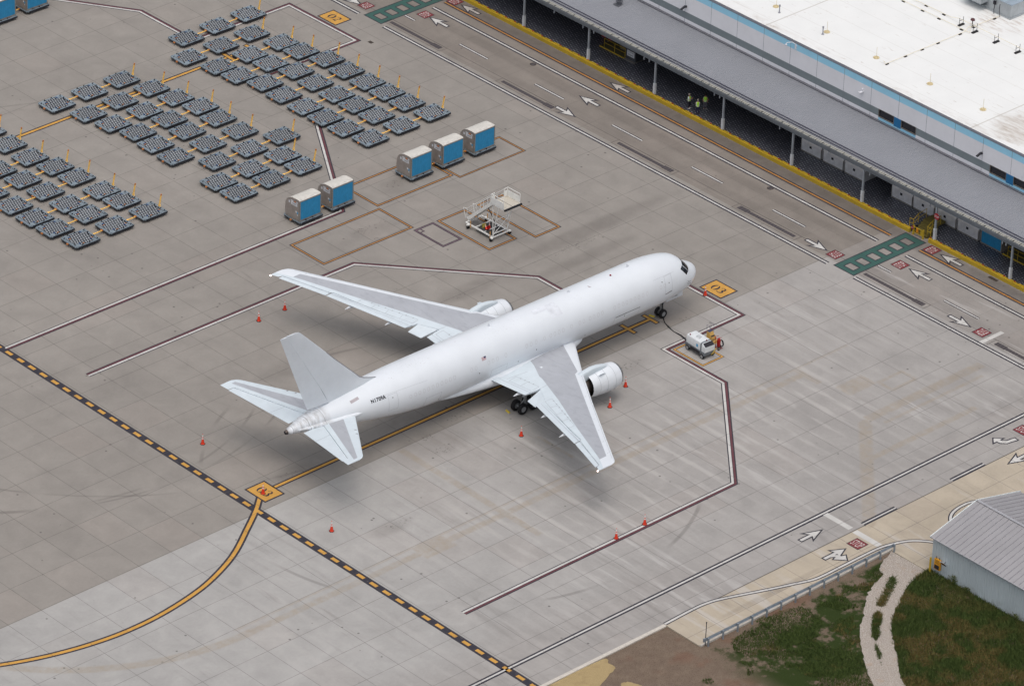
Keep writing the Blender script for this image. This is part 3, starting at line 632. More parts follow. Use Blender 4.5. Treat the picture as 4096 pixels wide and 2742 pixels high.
# nose details as decals lying on the skin
def decal(mb, pts, m=0, off=.012, grid=6):    # pts: 4 corners (x, z) on the starboard side; bilinear grid
    (a, b, c, d) = [np.array(q, float) for q in pts]; V = []
    for i in range(grid+1):
        for j in range(grid+1):
            u, v = i/grid, j/grid; q = (a*(1-u)+b*u)*(1-v)+(d*(1-u)+c*u)*v; V.append(fus(q[0], q[1], off))
    mb.add(V, [(i*(grid+1)+j, (i+1)*(grid+1)+j, (i+1)*(grid+1)+j+1, i*(grid+1)+j+1) for i in range(grid) for j in range(grid)], m)
D = R
panes = [[(-1.93, D(88.5)), (-2.05, D(57)), (-2.92, D(64)), (-2.82, D(88.5))], [(-2.09, D(55)), (-2.5, D(32.5)), (-3.3, D(47)), (-2.96, D(62.5))], [(-2.56, D(30.5)), (-3.1, D(18)), (-3.85, D(36)), (-3.38, D(45.5))]]
mb = MB()
for q in panes:
    for sgn in (1, -1):
        qq = q if sgn == 1 else [(a, math.pi-b) for a, b in q]; decal(mb, qq, 0, .012)
mb.build_each('cockpit_window', A_GLS, ac, 60)
def line_f(mb, pts, w=.022, m=0, off=.006):    # polyline in (x, arc-height z) on starboard skin
    for (x0, p0), (x1, p1) in zip(pts, pts[1:]):
        n_ = max(1, int(max(abs(x1-x0)/.6, abs(p1-p0)/.12)))
        for i in range(n_):
            a0 = i/n_; a1 = (i+1)/n_; A = fus(x0+(x1-x0)*a0, p0+(p1-p0)*a0, off); B = fus(x0+(x1-x0)*a1, p0+(p1-p0)*a1, off)
            up = (fus(x0, p0+.01, off)-fus(x0, p0, off)).normalized(); d = (B-A).normalized(); nn = Vector((0, -math.cos(p0), math.sin(p0))); s_ = d.cross(nn).normalized()*w/2
            mb.add([A-s_, B-s_, B+s_, A+s_], [(0, 1, 2, 3)], m)
def phz(x, z): zt, zb = F_TOP(-x), F_BOT(-x); return math.asin(max(-.999, min(.999, (z-(zt+zb)/2)/((zt-zb)/2))))
mb = MB()
wins = [-6.6, -7.15, -9.07, -9.63, -10.2, -10.75, -11.3, -11.85, -12.37, -12.93, -13.5, -15.17, -15.71, -16.31, -16.83, -17.67, -18.21, -19.32, -20.44, -20.99, -21.55, -22.1, -22.93, -24.04, -24.69, -25.28, -28.03, -29.13, -29.71, -30.26, -31.92, -32.5, -34.71, -35.27, -35.8, -36.35, -36.93, -37.49, -38.07, -38.62, -39.18, -39.71, -40.32]
for side in (1, -1):
    for wx in wins:
        pc = phz(wx, 5.40)
        for i in range(12):
            t0, t1 = 2*math.pi*i/12, 2*math.pi*(i+1)/12
            f = lambda t: (wx+.13*math.copysign(abs(math.cos(t))**.7, math.cos(t)), pc+.075*math.copysign(abs(math.sin(t))**.7, math.sin(t)))
            a, b = f(t0), f(t1)
            if side == -1: a, b = (a[0], math.pi-a[1]), (b[0], math.pi-b[1])
            A, B = fus(*a, .006), fus(*b, .006); nn = Vector((0, -math.cos(a[1]), math.sin(a[1]))); s_ = (B-A).normalized().cross(nn)*.011
            mb.add([A-s_, B-s_, B+s_, A+s_], [(0, 1, 2, 3)])
FUS.merge(mb, 1)
mb = MB()
def door_lines(x0, x1, z0, z1, w=.025, m=0):
    a, b, c, d = phz(x0, z0), phz(x1, z0), phz(x1, z1), phz(x0, z1)
    line_f(mb, [(x0, a), (x1, b), (x1, c), (x0, d), (x0, a)], w, m)
door_lines(-5.5, -6.5, 4.35, 6.2, .02); door_lines(-41.85, -42.95, 4.7, 6.3, .022); door_lines(-36.35, -38.3, 3.3, 4.45, .022); door_lines(-27.8, -29.85, 3.0, 4.42, .022); door_lines(-9.96, -13.4, 2.6, 4.18, .02)
line_f(mb, [(-9.96, phz(-9.96, 4.19)), (-13.3, phz(-13.3, 4.17))], .07, 1); line_f(mb, [(-5.55, phz(-5.55, 4.42)), (-6.45, phz(-6.45, 4.32))], .07, 1)
line_f(mb, [(-5, .62), (-8, .58)], .014, 0); line_f(mb, [(-38, .52), (-44.5, .6)], .014, 0)
FUS.merge(mb, 2)
mb = MB()
for q in ((-22.97, 1.14, -20.1, 1.37), ): pass
decal(mb, [(-22.97, 1.2), (-20.0, 1.2), (-20.0, 1.42), (-22.97, 1.42)], 0, .008); decal(mb, [(-21.34, .80), (-19.9, .80), (-19.9, 1.2), (-21.34, 1.2)], 0, .008); decal(mb, [(-46.9, .78), (-45.9, .86), (-45.9, 1.02), (-46.9, .96)], 1, .008, 3)
decal(mb, [(-15.3, 1.36), (-15.0, 1.33), (-15.2, 1.48), (-15.25, 1.48)], 1, .009, 2)
for (a, b) in ((-5.96, .27), (-6.91, .4), (-17.2, -.5), (-42.43, .36), (-36.4, -.6), (-26.3, -.3), (-12.0, -.35), (-24.0, -.1), (-31.5, -.05)): decal(mb, [(a-.05, b-.02), (a+.05, b-.02), (a+.05, b+.02), (a-.05, b+.02)], 2, .01, 1)
FUS.merge(mb, 4); fuselage = FUS.build('fuselage', [A_WHT, A_OUT, A_LINE, A_GAP, A_PAT, M("primer grey", (178, 170, 174), .6), A_INK], ac, 40)
# registration
g = fit_geo(text_geo('N1709A', 1, 1.15, .045), 1.72, .42)
mb = MB(); mb.add([fus(-44.03+x, .515+y/2.1, .012) for x, y, _ in g[0]], g[1]); mb.build('registration', A_INK, ac)
# flag
mb = MB(); decal(mb, [(-31.06, .37), (-30.5, .37), (-30.5, .51), (-31.06, .51)], 0, .009, 3); decal(mb, [(-30.76, .445), (-30.5, .445), (-30.5, .51), (-30.76, .51)], 2, .013, 2)
for i in range(5): decal(mb, [(-31.06, .38+i*.026), (-30.5, .38+i*.026), (-30.5, .39+i*.026), (-31.06, .39+i*.026)], 1, .0115, 2)
mb.build('flag', [M("flag white", (206, 200, 204), .6), M("flag red", (176, 92, 98), .6), M("flag blue", (44, 48, 88), .6)], ac)
# beacon, antennas, probes
mb = MB(); c = fus(-12.06, 1.5); mb.lathe([(0, .11), (.06, .1), (.12, .06), (.14, 0)], Matrix.Translation(c) @ Matrix.Rotation(R(-90), 4, 'Y'), 0, 10); mb.build('beacon', M("red beacon", (130, 16, 30), .3), ac, 40)
mb = MB(); T_ = Matrix.Translation(fus(-17.9, R(88)))
for xx, ph in ((-17.5, R(90)), (-28, R(90)), (-9.5, R(90))):
    b = fus(xx, ph); mb.prism([], 0, 0) if False else mb.add([b+Vector(v) for v in ((.2, -.015, -.02), (-.2, -.015, -.02), (-.2, .015, -.02), (.2, .015, -.02), (-.12, 0, .3), (-.26, 0, .3))], [(0, 1, 5, 4), (2, 3, 4, 5), (0, 4, 3), (1, 2, 5)])
mb.build_each('blade_antenna', A_WHT, ac)
for zz in (4.35, 4.1): mb = MB(); b = fus_z(-2.9, zz, .0); mb.tube(b, b+Vector((.05, -.14, 0)), .02, 0, 6); mb.tube(b+Vector((.05, -.14, 0)), b+Vector((.3, -.16, 0)), .018, 0, 6); mb.build('pitot_probe', A_GAP, ac)
mb = MB(); mb.lathe([(0, .0), (0, .17), (.32, .27), (.33, .2), (.1, .15)], Matrix.Translation((-53.98, 0, 5.46)) @ Matrix.Rotation(R(-4), 4, 'Y'), 0, 20, [1, 0, 0, 1]); mb.build('exhaust_tip', [A_EXH, A_GAP], ac, 40)

# wings --------------------------------------------------------------
def ip(pl, y): return float(np.interp(y, [p[0] for p in pl], [p[1] for p in pl]))
def naca(u): u = min(max(u, 0), 1); return 5*(.2969*math.sqrt(u)-.126*u-.3516*u*u+.2843*u**3-.1036*u**4)
def airfoil_loft(name, parent, ys, LE, TE, FTE, F1, F2, zf, tc, greyr, place, mats, extra=None):
    """LE/TE/.. are polylines (y -> x); FTE is the wing-box trailing cut; F1/F2 bound the grey panel"""
    mb = MB(); rr = []; nm = None
    for y in ys:
        le, te, cut, f1, f2, z, t = ip(LE, y), ip(TE, y), ip(FTE, y), ip(F1, y), ip(F2, y), zf(y), ip(tc, y)
        c = le-te; f1 = min(le-.03, f1); f2 = min(f1-.01, max(f2, cut+.02))
        us = [le+(f1-le)*(k/6)**1.8 for k in range(7)]+[f1+(f2-f1)*k/5 for k in range(1, 6)]+[f2+(cut-f2)*k/4 for k in range(1, 5)]
        up = [place(x, y, z-.15*t*c+t*c*naca((le-x)/c)*.62+.0*(x-le)) for x in us]; lo = [place(x, y, z-.15*t*c-t*c*naca((le-x)/c)*.42) for x in us[1:]][::-1]
        rr.append(up+lo)
    nu = 15
    def mt(i, k):
        yy = (ys[i]+ys[i+1])/2
        return 1 if (6 <= k < 11 and greyr[0] <= yy <= greyr[1]) else (2 if (k >= 11 and k < nu+6) else 0)
    mb.rings(rr, 0, True, mt)
    if extra: mb.merge(extra, len(mats)-1)
    return mb.build(name, mats, parent, 35)
LE = [(0, -17.0), (1.5, -17.95), (2.83, -18.96), (7.53, -22.5), (12.88, -26.25), (21.62, -32.1), (23.3, -33.22), (23.62, -33.55), (23.78, -34.1)]
TE = [(0, -29.75), (7.24, -29.74), (8.3, -30.05), (9.3, -30.42), (11.57, -31.16), (18.03, -33.41), (23.6, -35.62), (23.78, -35.68)]
FT = [(0, -28.76), (7.22, -28.8), (7.28, -27.9), (9.3, -29.1), (9.36, -29.62), (18.0, -32.55), (18.08, -32.72), (23.0, -34.95), (23.1, -35.3), (23.6, -35.6), (23.78, -35.66)]
F1 = [(0, -18.9), (2.92, -20.5), (7.28, -22.94), (7.5, -23.5), (14.58, -28.2), (22.0, -33.1), (23.78, -34.5)]
F2 = [(0, -23.8), (2.06, -24.5), (3.33, -25.05), (5.4, -26.25), (6.1, -26.45), (10.37, -28.37), (15.26, -30.82), (22.0, -34.0), (23.78, -35.1)]
zw = lambda y: 3.3+.105*(y-2.5)
tcw = [(0, .15), (7.3, .125), (23.8, .10)]
yss = [1.2, 2.0, 2.83, 3.4, 4.2, 5.4, 6.1, 6.8, 7.22, 7.28, 7.6, 8.4, 9.3, 9.36, 10.4, 11.6, 12.9, 14.3, 15.3, 16.8, 18.0, 18.08, 19.5, 21, 21.6, 22.1, 22.2, 23.0, 23.1, 23.3, 23.62, 23.78]
def slab(mb, q, z, t0, t1, m=0, drop=0.0):   # q: LEin, LEout, TEout, TEin in plan; z(y); tapered panel, drooping by drop at the TE
    P = []
    for (x, y), (t, dz) in zip(q, ((t0, 0), (t0, 0), (t1, drop), (t1, drop))):
        P += [(x, y, z(abs(y))-dz), (x, y, z(abs(y))-dz-t)]
    mb.add(P, [(0, 2, 4, 6), (1, 7, 5, 3), (0, 1, 3, 2), (2, 3, 5, 4), (4, 5, 7, 6), (6, 7, 1, 0)], m)
def top_z(x, y):    # wing upper skin height
    ya = abs(y); le, te = ip(LE, ya), ip(TE, ya); c = le-te; t = ip(tcw, ya); return zw(ya)-.15*t*c+t*c*naca((le-x)/c)*.62
def ribbon(mb, pts, s, w=.03, m=0, tz=None, off=.012):
    tz = tz or top_z
    for (x0, y0), (x1, y1) in zip(pts, pts[1:]):
        n_ = max(1, int(math.hypot(x1-x0, y1-y0)/.9)); d = Vector((x1-x0, (y1-y0)*s, 0)).normalized(); q = Vector((-d.y, d.x, 0))*w/2
        for i in range(n_):
            a, b = i/n_, (i+1)/n_; A = (x0+(x1-x0)*a, y0+(y1-y0)*a); B = (x0+(x1-x0)*b, y0+(y1-y0)*b)
            PA = Vector((A[0], A[1]*s, tz(*A)+off)); PB = Vector((B[0], B[1]*s, tz(*B)+off)); mb.add([PA-q, PB-q, PB+q, PA+q], [(0, 1, 2, 3)], m)
for s in (-1, 1):
    pl = lambda x, y, z, s=s: (x, y*s, z)
    mb = MB()
    for q in ([(-27.68, 3.7), (-27.72, 6.95), (-28.72, 6.95), (-28.68, 3.7), (-27.68, 3.7)], [(-27.7, 5.35), (-28.7, 5.35)], [(-28.6, 9.7), (-31.0, 15.45), (-31.72, 15.35), (-29.4, 9.6), (-28.6, 9.7)], [(-29.29, 11.18), (-29.95, 10.95)], [(-29.9, 12.6), (-30.56, 12.4)], [(-30.4, 14.0), (-31.1, 13.85)], [(-26.3, 3.8), (-28.6, 3.3)], [(-26.5, 7.3), (-27.9, 7.3)], [(-31.75, 15.4), (-34.9, 23.0)]): ribbon(mb, q, s, .03)
    for i in range(8): y0 = 7.6+i*2.02; ribbon(mb, [(ip(LE, y0)-.05, y0), (ip(F1, y0)+.05, y0+.15)], s, .03)
    ribbon(mb, [(ip(LE, 7.6)-.32, 7.6), (ip(LE, 23)-.25, 23)], s, .02)
    for y0 in (4.3, 4.9, 5.5, 6.1, 10.2, 10.9, 11.6, 12.3, 13.0, 13.7, 14.4): x0 = -27.68 if y0 < 7 else float(np.interp(y0, [9.7, 15.45], [-28.6, -31.0])); ribbon(mb, [(x0+.08, y0), (x0-.08, y0)], s, .09)
    w = airfoil_loft('wing', ac, yss, LE, TE, FT, F1, F2, zw, tcw, (0, 22.15), pl, [A_WHT, A_GRY, A_LGT, A_LINE], mb)
    mb = MB(); slab(mb, [(-28.82, 2.3*s), (-28.82, 7.14*s), (-29.74, 7.1*s), (-29.76, 2.3*s)], lambda y: zw(y)-.02, .24, .03, 0, .05); ribbon(mb, [(-29.08, 2.6), (-29.08, 7.1)], s, .03, 1, lambda x, y: zw(y)-.02-.0135, .01); mb.build('inboard_flap', [A_LGT, A_LINE], w)
    mb = MB(); slab(mb, [(-27.98, 7.42*s), (-29.02, 9.22*s), (-30.3, 9.25*s), (-29.95, 7.75*s)], lambda y: zw(y)-.03, .26, .04, 0, .42); mb.build('inboard_aileron', A_LGT, w)
    mb = MB(); slab(mb, [(-29.68, 9.45*s), (-32.58, 17.95*s), (-33.4, 17.98*s), (-30.5, 9.5*s)], lambda y: zw(y)-.03, .2, .03, 0, .05); ribbon(mb, [(-29.95, 9.6), (-32.85, 17.9)], s, .03, 1, lambda x, y: zw(y)-.045, .01); mb.build('outboard_flap', [A_LGT, A_LINE], w)
    mb = MB(); slab(mb, [(-32.78, 18.15*s), (-34.93, 22.92*s), (-35.36, 22.95*s), (-33.42, 18.12*s)], lambda y: zw(y)-.03, .14, .03, 0, .06); mb.build('outboard_aileron', A_LGT, w)
    for (cx, cy, L) in ((-30.12, 6.04, 3.2), (-31.4, 11.32, 2.6), (-32.95, 15.55, 2.3)):
        z0 = zw(cy)-.42; mb = MB(); mb.lathe([(0, .01), (.35, .1), (.9, .2), (1.6, .24), (L, .08)], Matrix.Translation((cx-.15, cy*s, z0)) @ Matrix.Rotation(R(-3), 4, 'Y') @ Matrix.Scale(.75, 4, (0, 1, 0)), 0, 10); mb.build('flap_fairing', A_WHT, w, 40)
    mb = MB()
    for k_ in range(3): mb.box(-25.0-.5*k_, -24.75-.5*k_, (4.2+.35*k_)*s-.12, (4.2+.35*k_)*s+.12, top_z(-25-.5*k_, 4.2)+.004, top_z(-25-.5*k_, 4.2)+.02)
    mb.build_each('placard', A_WHT, w)
    mb = MB(); mb.lathe([(0, .0), (.02, .05), (.12, .05), (.16, 0)], Matrix.Translation((-35.85, 23.72*s, zw(23.7)-.05)), 0, 8)
    lt = NT("lit tail lamp"); lt.b.inputs['Emission Color'].default_value = (1, .75, .7, 1); lt.b.inputs['Emission Strength'].default_value = 12; lt = lt.fin((1, .8, .8, 1), .4)
    mb.build('navigation_light', lt, w, 40)
    # engine ---------------------------------------------------------
    E0 = Matrix.Translation((-22.4, 7.92*s, 2.32)) @ Matrix.Rotation(R(1.0), 4, 'Y')
    mb = MB(); mb.lathe([(.9, .95), (.0, 1.17), (.0, 1.2), (.8, 1.31), (1.7, 1.375), (2.6, 1.38), (3.3, 1.33), (3.78, 1.24)], E0, 0, 48, [1, 1, 0, 0, 0, 0, 0]); CW = mb; sm = MB(); [sm.lathe([(xx, cowl_r(xx)+.006), (xx+.03, cowl_r(xx+.03)+.006)], E0, 0, 48) for xx in (.85, 1.78, 2.85)]; CW.merge(sm, 2); cw = CW.build('engine_cowl', [A_WHT, A_DRK, A_LINE], ac, 40)
    mb = MB(); mb.lathe([(3.78, 1.24), (4.0, 1.16), (4.08, 1.08), (4.0, 1.0), (3.5, .98)], E0, 0, 48); mb.build('inlet_lip', A_MET, cw, 60)
    mb = MB(); mb.lathe([(3.5, .98), (2.9, .98), (2.9, .25), (3.3, .02)], E0, 0, 48); 
    mb.lathe([(.9, 1.14), (.9, .75)], E0, 0, 48); mb.build('fan', A_DRK, cw, 30)
    mb = MB(); mb.lathe([(1.2, .82), (.2, .78), (-.9, .62), (-1.6, .46), (-1.58, .42), (-1.0, .4)], E0, 0, 32); mb.lathe([(-1.2, .3), (-1.9, .16), (-2.2, .02)], E0, 0, 20); mb.build('core_nozzle', A_EXH, cw, 40)
    mb = MB()       # pylon fairing: sits on the cowl crown and runs back under the wing
    prof = [(-19.7, .15, 3.55, 3.72), (-20.1, .26, 3.5, 3.92), (-20.9, .30, 3.4, 4.12), (-21.8, .32, 3.2, 4.22), (-22.8, .32, 2.9, 4.1), (-24.4, .3, 2.9, 3.7), (-26.5, .1, 3.4, 3.6)]
    mb.rings([[Vector((x, 7.92*s+hw*math.copysign(abs(math.cos(a))**.5, math.cos(a)), (z0+z1)/2+(z1-z0)/2*math.copysign(abs(math.sin(a))**.6, math.sin(a)))) for a in np.linspace(0, 2*math.pi, 20, endpoint=False)] for x, hw, z0, z1 in prof]); mb.build('pylon', A_LGT, ac, 40)
    mb = MB(); a_ = 1.05 if s == -1 else math.pi-1.05; ins = math.pi/2+(.62 if s == -1 else -.62)
    for q in ((.9, 0), ):
        b0 = Vector((.9, 1.36*math.cos(ins), 1.36*math.sin(ins))); b1 = Vector((1.9, 1.38*math.cos(ins), 1.38*math.sin(ins))); t0 = Vector((.95, 1.72*math.cos(ins), 1.72*math.sin(ins))); t1 = Vector((1.3, 1.72*math.cos(ins), 1.72*math.sin(ins)))
        o_ = Vector((0, .02, .01)); mb.add([E0 @ (v+w_) for w_ in (Vector((0, 0, 0)), o_) for v in (b0, b1, t1, t0)], [(0, 1, 2, 3), (7, 6, 5, 4), (0, 4, 5, 1), (1, 5, 6, 2), (2, 6, 7, 3), (3, 7, 4, 0)])
    mb.build('strake', A_LGT, cw)
# stabilisers
sLE = [(0, -45.6), (2.0, -46.95), (8.9, -52.0), (9.15, -52.3), (9.31, -52.75)]; sTE = [(0, -52.45), (1.0, -52.6), (9.31, -54.22)]
sFT = [(0, -49.8), (1.0, -50.2), (8.3, -53.35), (8.36, -54.0), (9.31, -54.2)]; sF1 = [(0, -47.4), (1.6, -48.15), (8.93, -52.7)]; sF2 = [(0, -49.0), (1.08, -49.65), (8.93, -53.15)]
zs_ = lambda y: 5.5+.12*(y-1)
def stop_z(x, y): ya = abs(y); le, te = ip(sLE, ya), ip(sTE, ya); c = le-te; return zs_(ya)-.15*.09*c+.09*c*naca((le-x)/c)*.62
for s in (-1, 1):
    pl = lambda x, y, z, s=s: (x, y*s, z)
    mb = MB(); ribbon(mb, [(-48.9, 4.3), (-49.05, 4.4)], s, .22, 0, stop_z); ribbon(mb, [(-49.35, 5.0), (-49.5, 5.1)], s, .22, 0, stop_z)
    w = airfoil_loft('stabilizer', ac, [.3, 1, 2, 3, 4, 5, 6, 7, 8, 8.3, 8.36, 8.9, 8.95, 9.15, 9.31], sLE, sTE, sFT, sF1, sF2, zs_, [(0, .09), (9.4, .08)], (0, 8.92), pl, [A_LGT, A_GRY, A_LGT, A_LINE], mb)
    mb = MB(); slab(mb, [(-50.28, 1.15*s), (-53.38, 8.28*s), (-54.02, 8.3*s), (-52.6, 1.1*s)], lambda y: zs_(y)-.03, .16, .03, 0, .02)
    ribbon(mb, [(-51.2, 3.3), (-53.0, 3.35)], s, .03, 1, lambda x, y: zs_(y)-.03, .008); mb.build('elevator', [A_LGT, A_LINE], w)
    mb = MB(); rr = []
    for x, hh in ((-45.9, .03), (-46.6, .2), (-47.6, .27), (-49.5, .27), (-51.6, .2), (-52.8, .04)):
        yy = F_HW(-x)*.93; rr.append([Vector((x, s*(yy+.35*math.cos(a)*(hh/.27)+.05), 5.56+hh*math.sin(a))) for a in np.linspace(0, 2*math.pi, 14, endpoint=False)])
    mb.rings(rr); mb.build('root_fairing', A_WHT, w, 60)
# fin
fLE = [(6.4, -42.0), (7.35, -42.7), (7.6, -43.5), (7.85, -44.2), (8.2, -44.8), (9.0, -45.6), (11.41, -48.05), (13.29, -49.83), (15.7, -52.2), (15.9, -52.45), (15.97, -52.8)]
fTE = [(6.4, -51.05), (9.51, -52.29), (15.97, -54.75)]; fFT = [(6.4, -48.5), (8.44, -49.5), (15.22, -53.55), (15.97, -53.95)]
mb = MB(); rr = []
for z in (6.3, 6.9, 7.35, 7.6, 7.85, 8.2, 9, 10, 11.41, 12.4, 13.29, 14.5, 15.2, 15.7, 15.9, 15.97):
    le, te, cut = ip(fLE, z), ip(fTE, z), ip(fFT, z); c = min(le-te, 8.2-.45*(z-6)); th = .105*c; us = [le+(cut-le)*(k/10)**1.7 for k in range(11)]
    hw = [th*.5*naca(min(1, (le-x)/(le-te)))*(1 if z > 8.3 else max(.25, min(1, (le-x)/3+.3))) for x in us]
    hw[0] = .02; rr.append([Vector((x, -h, z)) for x, h in zip(us, hw)]+[Vector((x, h, z)) for x, h in zip(us[1:], hw[1:])][::-1])
mb.rings(rr); fin = mb.build('fin', A_FIN, ac, 40)
mb = MB(); rr = []
for z in (6.95, 9, 11, 13, 15, 15.9):
    c0, te = ip(fFT, z)-.03, ip(fTE, z); t = .12-.006*(z-6.9); rr.append([Vector((c0, -t*1.5, z)), Vector((te, -.015, z)), Vector((te, .015, z)), Vector((c0, t*1.5, z))])
mb.rings(rr); mb.build('rudder', A_FIN, fin)
mb = MB(); rr = []
for z in (6.7, 7.35, 7.6, 7.85, 8.2, 9, 11.41, 13.29): le = ip(fLE, z); mb.tube((le+.02, 0, z), (ip(fLE, z+.25)+.02, 0, z+.25), .05, 0, 8)
pts = [(ip(fLE, z)+.0, 0, z) for z in (7.2, 7.35, 7.6, 7.85, 8.2, 9, 10.2, 11.41, 12.4)]
mb = MB(); mb.path(pts, .045, 0, 8); mb.build('leading_edge', M("bare leading edge", (150, 150, 156), .4, .5), fin, 60)
mb = MB()
for q in ([(-53.9, 15.95), (-49.5, 8.44)], [(-50.6, 13.2), (-47.2, 8.6)], [(-50.2, 12.0), (-48.2, 9.0)], [(-54.2, 14.6), (-53.2, 14.6)], [(-53.0, 10.9), (-51.0, 10.9)]):
    (x0, z0), (x1, z1) = q; d = Vector((x1-x0, 0, z1-z0)).normalized(); n_ = Vector((-d.z, 0, d.x))*.014
    for sg in (-1, ): yy = -.40 if x0 != -53.9 and x0 > -53 else -.24; A = Vector((x0, yy, z0)); B = Vector((x1, yy-.02, z1)); 
mb = None
# landing gear
def wheel(parent, c, r, w, n=28):
    mb = MB(); T = Matrix.Translation(c) @ Matrix.Rotation(R(90), 4, 'Z')
    mb.lathe([(-w*.42, r*.5), (-w*.5, r*.62), (-w*.5, r*.82), (-w*.36, r*.97), (0, r), (w*.36, r*.97), (w*.5, r*.82), (w*.5, r*.62), (w*.42, r*.5)], T, 0, n)
    o = mb.build('wheel', A_TYR, parent, 50); mb = MB(); mb.lathe([(-w*.4, 0), (-w*.36, r*.2), (-w*.42, r*.5), (-w*.2, r*.52), (w*.2, r*.52), (w*.42, r*.5), (w*.36, r*.2), (w*.4, 0)], T, 0, 16); mb.build('rim', A_STR, o, 30); return o
mb = MB(); mb.tube((-4.55, 0, .48), (-4.55, 0, 2.6), .11, 0, 12); mb.tube((-4.55, -.42, .48), (-4.55, .42, .48), .07, 0, 10); mb.tube((-4.45, 0, 1.2), (-3.4, 0, 2.45), .05, 0, 8); mb.tube((-4.55, 0, 1.1), (-4.1, 0, 1.35), .05); mb.tube((-4.1, 0, 1.35), (-4.5, 0, 1.8), .05)
ng = mb.build('nose_gear', A_STR, ac, 40)
for yy in (-.33, .33): wheel(ng, (-4.55, yy, .48), .48, .33)
for sg in (-1, 1):
    mb = MB(); mb.box(-4.3, -2.0, .42*sg-.02, .42*sg+.02, 1.75, 2.3); mb.build('gear_door', A_WHT, ng)
mb = MB(); g = fit_geo(text_geo('N1709A', 1, 1.1), .75, .16); mb.add([(-3.1+x, -.446, 2.02+y) for x, y, _ in g[0]], g[1]); mb.build('door_lettering', A_INK, ng)
for s in (-1, 1):
    cx, cy = -27.35, 4.65*s; mb = MB(); mb.tube((cx, cy, .6), (cx+.1, cy, 3.3), .17, 0, 14); mb.tube((cx-.75, cy, .58), (cx+.75, cy, .58), .12, 0, 12)
    for dx in (-.72, .72): mb.tube((cx+dx, cy-.65, .6), (cx+dx, cy+.65, .6), .08, 0, 10)
    mb.tube((cx, cy, 1.6), (cx+.2, cy-1.6*s, 3.0), .08); mb.tube((cx-.1, cy, 1.2), (cx-.6, cy, .75), .06)
    mgr = mb.build('main_gear', A_STR, ac, 40)
    for dx in (-.72, .72):
        for dy in (-.48, .48): wheel(mgr, (cx+dx, cy+dy, .585), .585, .42)
    mb = MB(); mb.box(cx-.5, cx+.6, cy+.2*s-.02, cy+.2*s+.02, 1.7, 3.0); mb.build('gear_door', A_WHT, mgr)
